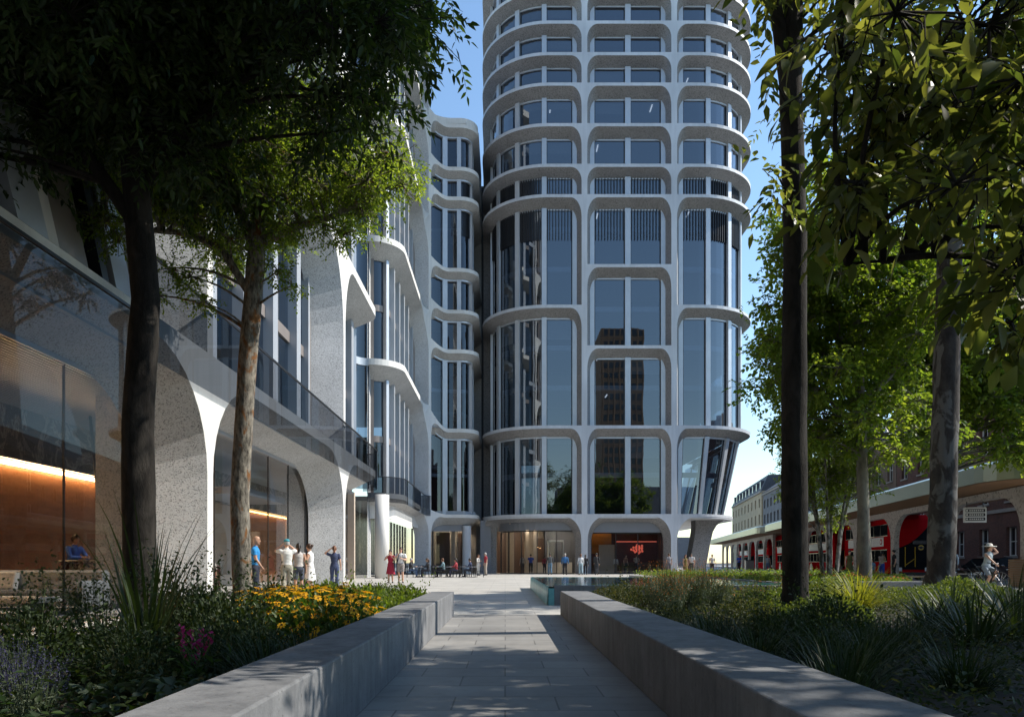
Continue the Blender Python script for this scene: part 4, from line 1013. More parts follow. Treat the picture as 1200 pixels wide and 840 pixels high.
# lamp posts near the far buildings
for (x, y, lab) in ((33.5, 128, 'slender grey street lamp in front of the buff stone building'),):
    lp = empty('street_lamp', (x, y, 0), 0, lab, 'street lamp')
    b = MB(); b.tube([(0,0,0),(0,0,8),(-.3,-.1,8.7),(-1.2,-.3,9.1)], [.11,.08,.06,.05], 8); b.build('post', M['dark'], lp)
    b = MB(); b.cbox((-1.4,-.35,9.08),(.7,.25,.12)); b.build('lamp_head', M['dark'], lp)

# ------------------------------------------------------------------ cafe tables and chairs
def make_chair():
    r = empty('cafe_chair', (0,0,0), 0)
    b = MB(); b.rbox(-.21,.21,-.21,.21,.43,.46,.01); b.build('seat', M['dark'], r)
    b = MB()
    for i in range(5): b.box(-.17+.08*i-.012,-.17+.08*i+.012,.19,.215,.46,.82)
    b.tube([(-.21,.2,.44),(-.21,.23,.84),(.21,.23,.84),(.21,.2,.44)], .014, 6); b.build('backrest', M['dark'], r)
    for sx in (-1,1):
        for sy in (-1,1):
            b = MB(); b.tube([(sx*.19,sy*.18,.44),(sx*.23,sy*.23,0)], .014, 6); b.build('leg', M['dark'], r)
    return r
def make_table():
    r = empty('cafe_table', (0,0,0), 0)
    b = MB(); b.lathe([(.38,.71),(.40,.725),(.38,.74)], 20); b.build('tabletop', M['greyfascia'], r)
    b = MB(); b.tube([(0,0,.03),(0,0,.72)], .03, 8); b.build('pedestal', M['dark'], r)
    b = MB(); b.cbox((0,0,.02),(.6,.06,.03)); b.cbox((0,0,.021),(.06,.6,.03)); b.build('foot', M['dark'], r)
    return r
tb0 = make_table(); ch0 = make_chair()
CAFE = [(-5.95,50.2,'first','beside the white fin'),(-4.95,51.0,'second','from the white fin'),(-4.0,50.3,'third','from the white fin'),(-3.05,51.4,'fourth','from the white fin'),(-2.35,50.4,'last','beside the standing couple')]
SIT = []
for i, (x, y, nm, wh) in enumerate(CAFE):
    t = tb0 if i == 0 else copy_tree(tb0); t.location = (x, y, 0)
    tag(t, f'small round grey cafe table, {nm} {wh}', 'table', 'cafe tables outside the link building')
    for j, (dx, dy, rz, w_) in enumerate(((-.62,-.05,PI/2,'end nearer the white fin'),(.62,.05,-PI/2,'end nearer the tower'),(.05,.66,0,'side nearer the glass'))):
        c = ch0 if i == 0 and j == 0 else copy_tree(ch0)
        c.location = (x+dx, y+dy, 0); c.rotation_euler = (0,0,rz)
        tag(c, f'dark metal cafe chair at the {nm} table {wh}, {w_}'.replace('dark metal ','').replace('end nearer','end by').replace('side nearer','side by'), 'chair', 'cafe chairs outside the link building'); SIT.append((x+dx, y+dy, rz))
# ------------------------------------------------------------------ bicycle
bk = empty('bicycle', (17.45, 26.3, 0), math.radians(20), 'dark city bicycle ridden by the woman in the white sun hat', 'bicycle')
for y in (-.52,.52):
    b = MB()
    b.tube([(0,y+.33*math.cos(a),.34+.33*math.sin(a)) for a in [2*PI*i/28 for i in range(29)]], .02, 6, cap=False); w_ = b.build('wheel', M['rubber'], bk)
    b = MB()
    for i in range(14):
        a = 2*PI*i/14; b.tube([(0,y,.34),(0,y+.31*math.cos(a),.34+.31*math.sin(a))], .004, 3)
    b.build('spokes', M['chrome'], w_)
b = MB()
for p, q in (((0,.52,.34),(0,.0,.30)),((0,.0,.30),(0,.2,.82)),((0,.0,.30),(0,-.36,.80)),((0,.16,.72),(0,-.36,.80)),((0,.52,.34),(0,.17,.75)),((0,-.52,.34),(0,-.34,.92))): b.tube([p,q], .018, 6)
b.build('frame', M['carblack'], bk)
b = MB(); b.tube([(-.28,-.22,1.02),(-.14,-.34,.98),(.14,-.34,.98),(.28,-.22,1.02)], .016, 6); b.tube([(0,-.34,.90),(0,-.34,.99)], .018, 6); b.build('handlebar', M['dark'], bk)
b = MB(); b.cbox((0,.22,.86),(.17,.27,.06)); o = b.build('saddle', M['dark'], bk); bevel(o,.025)
b = MB(); b.tube([(-.16,.0,.30),(.16,.0,.30)], .014, 6); b.box(-.2,-.1,-.06,.06,.16,.19); b.box(.1,.2,-.06,.06,.41,.44); b.build('pedals', M['dark'], bk)
# ------------------------------------------------------------------ people
def seg_tube(b, p, q, r0, r1, k=6, sx=1.0, bulge=0):
    p, q = Vector(p), Vector(q)
    pts = [p.lerp(q, i/k) for i in range(k+1)]
    rr = [r0+(r1-r0)*i/k + bulge*math.sin(PI*i/k) for i in range(k+1)]
    d = (q-p).normalized()
    b.tube([p-d*r0*.75, p-d*r0*.4]+pts+[q+d*r1*.4, q+d*r1*.75], [r0*.5, r0*.88]+rr+[r1*.88, r1*.5], 10, sx=sx)
def person(label, loc, rz, h=1.72, pose='stand', sex='m', top=(.5,.5,.5), bottom=(.1,.1,.12), skin=0, hair='dark', dress=None, skirt=None, sleeves='short', shorts=False,
           arms=None, turn=0, hairstyle=None, cap=None, hat=None, pack=None, group=None, shoes=(.05,.045,.04), stride=.0, lean=0, scarf=None):
    root = empty('person', loc, rz, label, 'person', group)
    k = h/1.75; fem = sex == 'f'
    V = lambda x, y, z: Vector((x*k, y*k, z*k))
    J = {}
    sw = .175 if fem else .20; hw = .092 if fem else .09
    pz = .93; sit = pose in ('sit', 'ride')
    if pose == 'sit': pz = .53
    if pose == 'ride': pz = .99
    J['pel'] = V(0,0,pz); ly = lean
    J['wai'] = V(0,-ly*.3,pz+.16); J['che'] = V(0,-ly*.7,pz+.36); J['nek'] = V(0,-ly-.0,pz+.53); J['hdb'] = V(0,-ly-.02,pz+.60)
    hd = V(0,-ly-.035,pz+.715); J['hd'] = hd
    sh = pz+.475
    A = arms or ('down','down')
    for s, side, a in ((-1,'l',A[0]), (1,'r',A[1])):
        S0 = V(s*sw,-ly*.9,sh)
        if a == 'down': e, w_ = V(s*(sw+.055),-ly*.6+.02,sh-.28), V(s*(sw+.075),-ly*.5-.05,sh-.52)
        elif a == 'face': e, w_ = V(s*(sw+.10),-ly-.17,sh-.19), V(s*.07,-ly-.25,sh+.06)
        elif a == 'up': e, w_ = V(s*(sw+.11),-ly-.20,sh+.0), V(s*.075,-ly-.27,sh+.215)
        elif a == 'head': e, w_ = V(s*(sw+.20),-ly-.05,sh+.06), V(s*(sw-.05),-ly-.06,sh+.26)
        elif a == 'chest': e, w_ = V(s*(sw+.06),-ly-.05,sh-.27), V(s*.07,-ly-.25,sh-.20)
        elif a == 'table': e, w_ = V(s*(sw+.07),-ly-.14,sh-.25), V(s*.10,-ly-.36,sh-.24)
        elif a == 'bar': e, w_ = V(s*(sw+.06),-ly-.22,sh-.20), V(s*.24,-ly-.42,sh-.36)
        elif a == 'swing': e, w_ = V(s*(sw+.05),-ly*.6+.10,sh-.27), V(s*(sw+.06),-ly*.5+.06,sh-.51)
        elif a == 'fwd': e, w_ = V(s*(sw+.05),-ly*.6-.06,sh-.27), V(s*(sw+.05),-ly*.5-.20,sh-.46)
        J['s'+side], J['e'+side], J['w'+side] = S0, e, w_
        st = stride*s
        if pose == 'sit':
            kn, an, to = V(s*.12,-.44,.52), V(s*.13,-.46,.10), V(s*.14,-.60,.05)
        elif pose == 'ride':
            kn, an, to = (V(s*.11,-.34,.80), V(s*.11,-.16,.50), V(s*.12,-.30,.47)) if s > 0 else (V(s*.11,-.24,.62), V(s*.11,-.02,.26), V(s*.12,-.17,.22))
        else:
            kn = V(s*(hw+.005),-.02-st*.5,.50); an = V(s*(hw+.01),.02-st,.095+max(0,-st)*.25); to = V(s*(hw+.035),-.13-st,.045+max(0,-st)*.1)
        J['h'+side], J['k'+side], J['a'+side], J['t'+side] = V(s*hw,0,pz-.03), kn, an, to
    b = MB(); g = 1.0 if not fem else .90
    # trunk (elliptical), neck, head
    def ring(c, rx, ry, n=14): return [(c.x+rx*k*math.cos(2*PI*i/n), c.y+ry*k*math.sin(2*PI*i/n), c.z) for i in range(n)]
    hipx = .165 if fem else .155
    prof = [(J['pel']-V(0,0,.10),.09,.075),(J['pel']-V(0,0,.05),hipx*.93,.115),(J['pel'],hipx,.122),(J['pel']+V(0,0,.08),hipx*.94,.108),(J['wai'],(.118 if fem else .14),.098),(J['che']-V(0,0,.06),.155*g,.112),
            (J['che']+V(0,0,.03),.172*g,.118),(J['che']+V(0,0,.10),.165*g,.10),(J['che']+V(0,0,.145),.12*g,.075),(J['nek'],.06,.058)]
    vs = []; n = 14
    for c, rx, ry in prof: vs += ring(c, rx, ry)
    b.add(vs, [(i*n+j,i*n+(j+1)%n,(i+1)*n+(j+1)%n,(i+1)*n+j) for i in range(len(prof)-1) for j in range(n)]+[tuple(range(n-1,-1,-1)), tuple((len(prof)-1)*n+j for j in range(n))])
    seg_tube(b, J['nek']-V(0,0,.03), J['hdb']+V(0,0,.03), .056*k*g, .05*k)
    hp = [(.0,-.125),(.045,-.115),(.066,-.07),(.075,-.01),(.077,.035),(.068,.08),(.045,.112),(.0,.122)]
    hv = [(r*k,z*k) for r,z in hp]; b.lathe([(max(r,.004),z) for r,z in hv], 14, tuple(hd), sx=1.0, sy=1.24)
    fc = Matrix.Rotation(turn, 3, 'Z')
    F = lambda x, y, z: hd + fc @ V(x, y, z)
    seg_tube(b, F(0,-.085,.01), F(0,-.105,-.022), .010*k, .017*k, 3)                  # nose
    for s in (-1,1): b.lathe([(.006*k,-.03*k),(.016*k,-.015*k),(.018*k,.015*k),(.006*k,.032*k)], 8, tuple(F(s*.077,.005,-.005)), sx=.7, sy=1.2)
    seg_tube(b, F(0,-.06,-.095), F(0,-.075,-.10), .028*k, .022*k, 2)                  # chin
    for side in 'lr':
        seg_tube(b, J['s'+side], J['e'+side], .054*k*g, .041*k*g, 5, 1, .006*k); seg_tube(b, J['e'+side], J['w'+side], .041*k*g, .027*k*g, 5, 1, .005*k)
        seg_tube(b, J['h'+side], J['k'+side], .088*k*g**.5, .056*k, 6, 1, .004*k); seg_tube(b, J['k'+side], J['a'+side], .056*k, .037*k, 6, 1, .010*k)
        seg_tube(b, J['a'+side]+V(0,.03,-.035), J['t'+side], .042*k, .032*k, 4)
        seg_tube(b, J['wai'].lerp(J['che'],.9), J['s'+side], .085*k*g, .058*k*g, 4)
        d = (J['w'+side]-J['e'+side]).normalized(); J['p'+side] = J['w'+side]+d*.065*k
        seg_tube(b, J['w'+side], J['w'+side]+d*.075*k, .026*k, .030*k, 3, .8)
    tmp = b.build('tmp', SKIN[skin]); md = tmp.modifiers.new('r', 'REMESH'); md.mode = 'VOXEL'; md.voxel_size = .017
    sm = tmp.modifiers.new('s', 'SMOOTH'); sm.iterations = 3; sm.factor = .5
    dg = bpy.context.evaluated_depsgraph_get(); me = bpy.data.meshes.new_from_object(tmp.evaluated_get(dg))
    bpy.data.objects.remove(tmp)
    # clothing by nearest bone
    segs = [('torso',J['pel']-V(0,0,.05),J['nek']-V(0,0,.06)),('neck',J['nek']-V(0,0,.01),J['hdb']),('head',J['hdb']+V(0,0,.03),hd+V(0,0,.08))]
    for s in 'lr':
        segs += [('uarm',J['s'+s],J['e'+s]),('farm',J['e'+s],J['w'+s]),('hand',J['w'+s],J['p'+s]+ (J['p'+s]-J['w'+s])),('thigh',J['h'+s],J['k'+s]),('shin',J['k'+s],J['a'+s]),('foot',J['a'+s]-V(0,-.03,.03),J['t'+s])]
    P0 = np.array([tuple(a) for _, a, _ in segs]); P1 = np.array([tuple(c) for _, _, c in segs]); D = P1-P0; DD = (D**2).sum(1)
    rad = np.array([{'torso':.13,'neck':.055,'head':.085,'uarm':.05,'farm':.035,'hand':.03,'thigh':.075,'shin':.05,'foot':.04}[s[0]]*k for s in segs])
    nv = len(me.vertices); co = np.empty(nv*3); me.vertices.foreach_get('co', co); co = co.reshape(-1,3)
    nf = len(me.polygons); fc_ = np.empty(nf*3); me.polygons.foreach_get('center', fc_); fc_ = fc_.reshape(-1,3)
    def near(Q):
        t = np.clip(((Q[:,None,:]-P0)*D).sum(2)/DD, 0, 1); dist = np.linalg.norm(Q[:,None,:]-(P0+t[:,:,None]*D), axis=2)-rad
        i = dist.argmin(1); return i, t[np.arange(len(Q)), i]
    def part(i, t, z):
        s = segs[i][0]
        if s == 'torso':
            return 'top' if z > J['pel'].z+.055*k else ('bottom' if not dress else 'top')
        if s == 'uarm':
            return 'top' if sleeves == 'long' or (sleeves == 'short' and t < .62) or (sleeves == 'none' and t < .02) else 'skin'
        if s == 'farm': return 'top' if sleeves == 'long' and t < .93 else 'skin'
        if s == 'thigh': return 'skin' if (dress or skirt) else ('bottom' if not shorts or t < .86 else 'skin')
        if s == 'shin': return 'skin' if (dress or skirt or shorts) else ('bottom' if t < .95 else 'shoe')
        if s == 'foot': return 'shoe'
        return 'skin'
    mats = [SKIN[skin], cloth(top), cloth(bottom), cloth(shoes), M['eye'], M['lip']]
    ix = {'skin':0,'top':1,'bottom':2,'shoe':3}
    fi, ft = near(fc_); mi = np.array([ix[part(a, t, z)] for a, t, z in zip(fi, ft, fc_[:,2])], dtype=np.int32)
    # cloth stands off the body a little
    nn = np.empty(nv*3); me.vertices.foreach_get('normal', nn); nn = nn.reshape(-1,3)
    vi, vt = near(co); off = np.zeros(nv)
    for j in range(nv):
        p_ = part(vi[j], vt[j], co[j,2])
        if p_ == 'top': off[j] = .011
        elif p_ == 'bottom': off[j] = .013 if segs[vi[j]][0] != 'shin' else .020
        elif p_ == 'shoe': off[j] = .007
    wr = np.sin(co[:,2]*61/k+co[:,0]*23)*np.sin(co[:,0]*37+co[:,1]*41)*.004
    co = co + nn*((off + wr*(off > .008))[:,None]*k)
    me.vertices.foreach_set('co', co.astype(np.float32).ravel()); me.materials.clear()
    for m in mats: me.materials.append(m)
    me.polygons.foreach_set('material_index', mi); me.polygons.foreach_set('use_smooth', np.ones(nf, dtype=bool)); me.update()
    # fingers, eyes, mouth go into the same body mesh
    x = MB()
    for s_, side in ((-1,'l'),(1,'r')):
        d = (J['w'+side]-J['e'+side]).normalized(); base = J['w'+side]+d*.078*k
        inn = Vector((-s_,0,0)); inn = (inn-d*inn.dot(d)).normalized() if abs(d.x) < .9 else Vector((0,0,-1)); fw = d.cross(inn)
        for q, ln in zip((-1.5,-.5,.5,1.5), (.062,.074,.070,.054)):
            r0 = base+fw*q*.016*k; m1 = r0+d*ln*.5*k+inn*.006*k; x.tube([r0-d*.02*k, r0, m1, m1+(d*.8+inn*.6).normalized()*ln*.5*k], [.0085*k,.0085*k,.008*k,.006*k], 6)
        r0 = J['w'+side]+d*.03*k+fw*-.024*k; x.tube([r0, r0+(d*.5-fw*.8+inn*.4).normalized()*.035*k, r0+(d*.9-fw*.7+inn*.7).normalized()*.062*k], [.011*k,.010*k,.007*k], 6)
    for s in (-1,1): x.lathe([(.002*k,-.006*k),(.010*k,0),(.002*k,.006*k)], 8, tuple(F(s*.031,-.088,.018)), 4, axis='y'); x.tube([F(s*.05,-.085,.04),F(s*.018,-.096,.042)], .004*k, 4, 4)
    x.tube([F(-.022,-.088,-.055),F(0,-.094,-.057),F(.022,-.088,-.055)], .0055*k, 5, 5)
    bm = bmesh.new(); bm.from_mesh(me); n0 = len(bm.verts)
    vv = [bm.verts.new(p) for p in x.v]
    for f, m in zip(x.f, x.m):
        try: ff = bm.faces.new([vv[i] for i in f]); ff.material_index = m; ff.smooth = True
        except ValueError: pass
    bm.to_mesh(me); bm.free()
    me.name = 'body'; o = bpy.data.objects.new('body', me); C.objects.link(o); o.parent = root
    # hair
    if hairstyle is None: hairstyle = 'long' if fem else 'short'
    hm = HAIR[hair]
    if hairstyle != 'bald':
        b = MB(); rows, cols = 9, 18; vs = []
        for i in range(rows+1):
            th = PI*.5*i/rows*1.28
            for j in range(cols):
                a = 2*PI*j/cols; front = max(0, -math.sin(a))            # -y is the face side
                t2 = th*(1-.42*front)
                wob = 1+.03*math.sin(a*7+i)
                p = Vector((.088*math.sin(t2)*math.cos(a)*wob, .108*math.sin(t2)*math.sin(a)*wob+.006, .130*math.cos(t2)+.006))
                vs.append(hd + fc @ (p*k))
        fs = [(i*cols+j,i*cols+(j+1)%cols,(i+1)*cols+(j+1)%cols,(i+1)*cols+j) for i in range(rows) for j in range(cols)]
        b.add(vs, fs); b.build('hair', hm, root, smooth=True)
        if hairstyle == 'long':
            b = MB(); b.tube([F(0,.07,.05),F(0,.098,-.04),F(0,.095,-.14),F(0,.09,-.23)], [.06*k,.085*k,.085*k,.035*k], 10, sx=.45); b.build('hair', hm, root, smooth=True)
        if hairstyle == 'tail':
            b = MB(); b.tube([F(0,.09,.05),F(0,.135,.02),F(0,.135,-.10),F(0,.125,-.20)], [.03*k,.038*k,.034*k,.012*k], 8); b.build('ponytail', hm, root, smooth=True)
        if hairstyle == 'bun':
            b = MB(); b.lathe([(.01,-.05),(.045,-.025),(.045,.02),(.01,.045)], 10, tuple(F(0,.11,.06))); b.build('hair_bun', hm, root, smooth=True)
    if dress or skirt:
        c = cloth(dress or skirt); b = MB(); z0 = J['wai'].z if dress else J['pel'].z+.09*k; ln = (.62 if dress else .42)*k
        pr = []
        for i in range(8):
            t = i/7; rr = (.128+.11*t**.8)*k; pr.append((rr, z0-ln*t))
        vs = []; nn_ = 26
        for i, (r_, z) in enumerate(pr):
            for j in range(nn_):
                a = 2*PI*j/nn_; w2 = 1+.06*(i/7)*math.sin(a*7+1)
                vs.append((r_*w2*math.cos(a), r_*w2*math.sin(a)*.82, z+.012*math.sin(a*5)*(i/7)))
        b.add(vs, [(i*nn_+j,i*nn_+(j+1)%nn_,(i+1)*nn_+(j+1)%nn_,(i+1)*nn_+j) for i in range(7) for j in range(nn_)])
        b.build('skirt', c, root, smooth=True)
    if cap:
        b = MB(); b.lathe([(.092*k,.045*k),(.090*k,.09*k),(.06*k,.128*k),(.01*k,.14*k)], 16, tuple(hd), sy=1.2)
        pv = [F(.07*math.cos(a),-.10-.085*math.sin(a),.052) for a in [PI*i/8 for i in range(9)]]
        b.add(pv+[p+Vector((0,0,.012)) for p in pv], [tuple(range(9)), tuple(range(17,8,-1))]+[(i,i+1,9+i+1,9+i) for i in range(8)]); b.build('cap', cloth(cap), root, smooth=True)
    if hat:
        b = MB(); b.lathe([(.24*k,.035*k),(.235*k,.05*k),(.11*k,.065*k),(.10*k,.13*k),(.06*k,.155*k),(.01*k,.16*k)], 22, tuple(hd+V(0,.03,0)), sy=1.05); b.build('sun_hat', cloth(hat), root, smooth=True)
    if pack:
        b = MB(); c = J['che']+V(0,.19,-.03); b.rbox(c.x-.15*k,c.x+.15*k,c.y-.08*k,c.y+.09*k,c.z-.24*k,c.z+.18*k,.05*k); pk = b.build('backpack', cloth(pack), root)
        b = MB()
        for s in (-1,1): b.tube([V(s*.10,.06-ly*.9,sh+.03),V(s*.105,-.10-ly*.9,sh+.01),V(s*.115,-.135-ly*.8,sh-.15),V(s*.14,-.04-ly*.6,sh-.33)], .016*k, 6, sx=.4)
        b.build('strap', cloth(pack), pk)
    return root
FACE = lambda deg: math.radians(deg)          # 0 faces the viewer, 90 faces right, 180 faces away, 270 faces left
GL = 'visitors on the left of the plaza'; GP = 'people crossing the plaza'; GB = 'people at the bus station'; GC = 'people at the cafe tables'; GI = 'people inside the ground floor'
person('bald man in a bright blue t-shirt and dark trousers facing right', (-6.55,19.0,0), FACE(100), 1.70, top=(.02,.22,.52), bottom=(.025,.03,.05), hairstyle='bald', skin=1, group=GL, arms=('fwd','down'))
person('man in a white shirt and teal cap raising both arms to take a photograph', (-6.5,21.6,0), FACE(205), 1.70, top=(.62,.62,.60), bottom=(.33,.31,.25), cap=(.04,.26,.32), arms=('up','up'), group=GL, skin=0, hair='grey')
person('woman in a grey top and dark shorts half hidden behind the capped man', (-6.35,22.3,0), FACE(205), 1.60, sex='f', top=(.45,.42,.40), bottom=(.06,.07,.10), shorts=True, sleeves='none', group=GL, skin=1)
person('woman in a white sleeveless summer dress holding a cup, facing left', (-6.4,23.8,0), FACE(265), 1.62, sex='f', top=(.72,.72,.72), dress=(.72,.72,.72), sleeves='none', arms=('chest','chest'), hairstyle='bun', hair='brown', group=GL, skin=0)
person('woman with an auburn ponytail in a navy top seen from behind, hand at her head', (-6.45,27.4,0), FACE(190), 1.64, sex='f', top=(.04,.055,.12), bottom=(.05,.07,.15), arms=('down','head'), hairstyle='tail', hair='auburn', group=GL, skin=0)
person('woman in a red dress with both hands raised to her face', (-5.72,36.2,0), FACE(-5), 1.66, sex='f', top=(.36,.02,.05), dress=(.36,.02,.05), arms=('face','face'), hair='dark', group=GL)
person('man in a white t-shirt and grey shorts with a dark backpack', (-5.18,36.0,0), FACE(5), 1.76, top=(.66,.67,.68), bottom=(.28,.25,.24), shorts=True, arms=('face','chest'), pack=(.04,.045,.06), hair='brown', group=GL, stride=.10)
cafe = [(0,'man in a dark jacket and jeans seated at the first cafe table',(.03,.03,.035),(.08,.12,.22),'m','grey'),(1,'woman in black seated across the first cafe table',(.02,.02,.024),(.03,.03,.04),'f','brown'),
        (4,'man in a teal grey shirt seated at the second cafe table',(.16,.25,.28),(.03,.03,.04),'m','auburn'),(7,'woman in a red top seated at the third cafe table',(.35,.05,.06),(.05,.05,.08),'f','dark'),
        (10,'man in a navy jacket seated at the fourth cafe table',(.035,.045,.10),(.06,.06,.08),'m','dark')]
for i, lab, tp, bt, sx_, hr in cafe:
    x, y, rz = SIT[i]; person(lab, (x,y,-.0), rz, 1.70, 'sit', sx_, tp, bt, hair=hr, sleeves='long', arms=('table','table'), group=GC, lean=.05)
person('woman in a cream trouser suit standing by the last cafe table', (-2.15,57.6,0), FACE(60), 1.64, sex='f', top=(.68,.65,.60), bottom=(.68,.65,.60), sleeves='long', hair='auburn', group=GP, arms=('chest','down'))
person('man in a red shirt and beige trousers standing by the last cafe table', (-1.55,57.6,0), FACE(-70), 1.80, top=(.40,.04,.06), bottom=(.45,.39,.33), hair='grey', group=GP)
person('man in a dark jacket and jeans walking away with a grey backpack', (3.72,60.2,0), FACE(180), 1.78, top=(.05,.055,.065), bottom=(.10,.19,.28), sleeves='long', pack=(.09,.10,.11), hair='dark', group=GP, stride=.14, skin=1)
person('man in a blue jacket and dark trousers in front of the lobby', (4.98,60.4,0), FACE(170), 1.78, top=(.05,.17,.38), bottom=(.02,.022,.03), sleeves='long', hair='grey', group=GP, stride=-.12)
person('woman in a white coat and pale jeans in front of the arch column', (6.3,60.4,0), FACE(185), 1.74, sex='f', top=(.66,.68,.70), bottom=(.35,.48,.55), sleeves='long', hair='auburn', group=GP, stride=.10)
person('woman in black half hidden behind the white coat', (6.75,61.0,0), FACE(170), 1.68, sex='f', top=(.025,.025,.03), bottom=(.02,.02,.025), sleeves='long', hair='dark', group=GP)
person('man in a black jacket carrying a dark backpack near the pool corner', (7.55,60.0,0), FACE(160), 1.80, top=(.025,.027,.03), bottom=(.035,.04,.05), sleeves='long', pack=(.03,.03,.035), hair='dark', group=GP, stride=.12, arms=('swing','fwd'))
person('man in a grey polo shirt standing at the bar window', (14.15,62.6,0), FACE(200), 1.80, top=(.20,.20,.22), bottom=(.12,.12,.14), hair='brown', group=GP, skin=0)
person('woman in a short olive dress beside a man in white near the leaning leg', (15.6,62.8,0), FACE(30), 1.70, sex='f', top=(.14,.11,.03), dress=(.14,.11,.03), sleeves='none', hair='auburn', group=GP)
person('man in a white shirt beside the woman in the short olive dress', (16.25,63.2,0), FACE(-40), 1.80, top=(.62,.62,.62), bottom=(.06,.06,.07), hair='dark', group=GP)
person('man in a pale shirt and black trousers right of the leaning leg', (18.6,65.2,0), FACE(0), 1.74, top=(.52,.50,.47), bottom=(.02,.02,.022), hair='dark', group=GP, skin=1)
person('man in a bright blue shirt and black trousers beside the litter bin', (26.1,81,0), FACE(15), 1.85, top=(.03,.10,.48), bottom=(.015,.015,.02), hair='dark', arms=('chest','chest'), group=GB, skin=1)
person('man in a grey t-shirt and jeans stepping off the kerb by the buses', (26.6,73.5,0), FACE(10), 1.80, top=(.30,.34,.36), bottom=(.12,.18,.26), hair='brown', group=GB, stride=.1)
person('woman in a dark olive dress walking toward the viewer under the canopy', (20.7,43.6,0), FACE(-10), 1.74, sex='f', top=(.085,.075,.018), dress=(.085,.075,.018), sleeves='none', hair='dark', hairstyle='bun', group=GB, stride=.12, skin=0)
person('man in a teal shirt behind the birch stems', (20.9,45.5,0), FACE(80), 1.74, top=(.03,.15,.17), bottom=(.03,.03,.035), hair='dark', group=GB, skin=2)
person('man in black standing between the birch and the woman in olive', (21.6,47.0,0), FACE(60), 1.78, top=(.022,.022,.026), bottom=(.03,.03,.035), sleeves='long', hair='dark', group=GB, skin=2)
person('woman in a sky blue top sitting on the bench under the canopy', (street(15.4,46.3), 46.3, 0), FACE(-80), 1.66, 'sit', 'f', (.12,.28,.48), (.05,.05,.07), hair='dark', group=GB)
person('woman in a grey top and royal blue trousers turned toward the nose of the bus', (23.0,44.3,0), FACE(120), 1.70, sex='f', top=(.28,.24,.22), bottom=(.02,.06,.30), hair='dark', arms=('chest','face'), group=GB, skin=2, sleeves='none')
person('woman dressed all in black beside the nose of the bus', (23.7,44.2,0), FACE(-100), 1.78, sex='f', top=(.015,.015,.018), bottom=(.015,.015,.018), hair='dark', hairstyle='bun', group=GB, skin=3)
person('dark haired man in a white shirt standing by the black car', (23.45,38.0,0), FACE(-60), 1.74, top=(.58,.60,.62), bottom=(.05,.05,.06), sleeves='long', hair='dark', group=GB)
cyc = person('woman in a white sun hat, grey top and shorts riding a bicycle away', (17.45+.05,26.3+.1,-.09), math.radians(20), 1.70, 'ride', 'f', (.30,.36,.38), (.22,.26,.30), sleeves='none', shorts=True, hair='brown', hat=(.72,.68,.60), arms=('bar','head'), lean=.12, skin=0)
person('dark haired man in a blue shirt behind the marble reception desk', (-11.3,18.9,.012), FACE(75), 1.72, top=(.04,.10,.36), bottom=(.03,.03,.04), sleeves='long', arms=('table','table'), lean=.10, group=GI, skin=1, hair='dark')
person('woman in a pale top seated just inside the left glazing', (-9.2,22.5,.012), FACE(20), 1.66, 'sit', 'f', (.55,.48,.42), (.30,.04,.06), hair='brown', group=GI)
lf_ = empty('lounge_chair', (-9.2,22.55,.012), FACE(20), 'red lounge chair just inside the left glazing', 'chair')
b = MB(); b.rbox(-.32,.32,-.3,.3,.14,.45,.04); b.build('seat', M['redwall'], lf_)
b = MB(); b.rbox(-.32,.32,.2,.34,.45,.9,.04); b.build('backrest', M['redwall'], lf_)
b = MB()
for x in (-.27,.27): b.box(x-.02,x+.02,-.25,.28,.012,.14)
b.build('leg', M['dark'], lf_)
person('man in a blue shirt inside the tower lobby', (2.4,67.9,0), FACE(180), 1.80, top=(.02,.06,.32), bottom=(.02,.02,.025), hair='dark', group=GI)
person('woman in a dark red coat inside the tower lobby', (3.7,68.3,0), FACE(150), 1.66, sex='f', top=(.25,.03,.04), bottom=(.03,.03,.035), sleeves='long', hair='dark', group=GI)
person('man in a grey jumper inside the tower lobby', (1.65,68.6,0), FACE(200), 1.74, top=(.30,.27,.25), bottom=(.05,.05,.06), sleeves='long', hair='brown', group=GI)
person('woman in white standing at the red lit bar', (10.3,67.6,0), FACE(190), 1.62, sex='f', top=(.62,.56,.50), bottom=(.25,.18,.14), sleeves='long', hair='auburn', group=GI)
person('man in a brown shirt standing at the red lit bar', (11.3,68.0,0), FACE(40), 1.76, top=(.22,.10,.07), bottom=(.04,.04,.05), hair='dark', group=GI)
person('man in a pale grey shirt leaning on the bar counter', (12.4,68.6,0), FACE(160), 1.76, top=(.42,.38,.34), bottom=(.04,.04,.05), hair='brown', group=GI, arms=('table','table'))
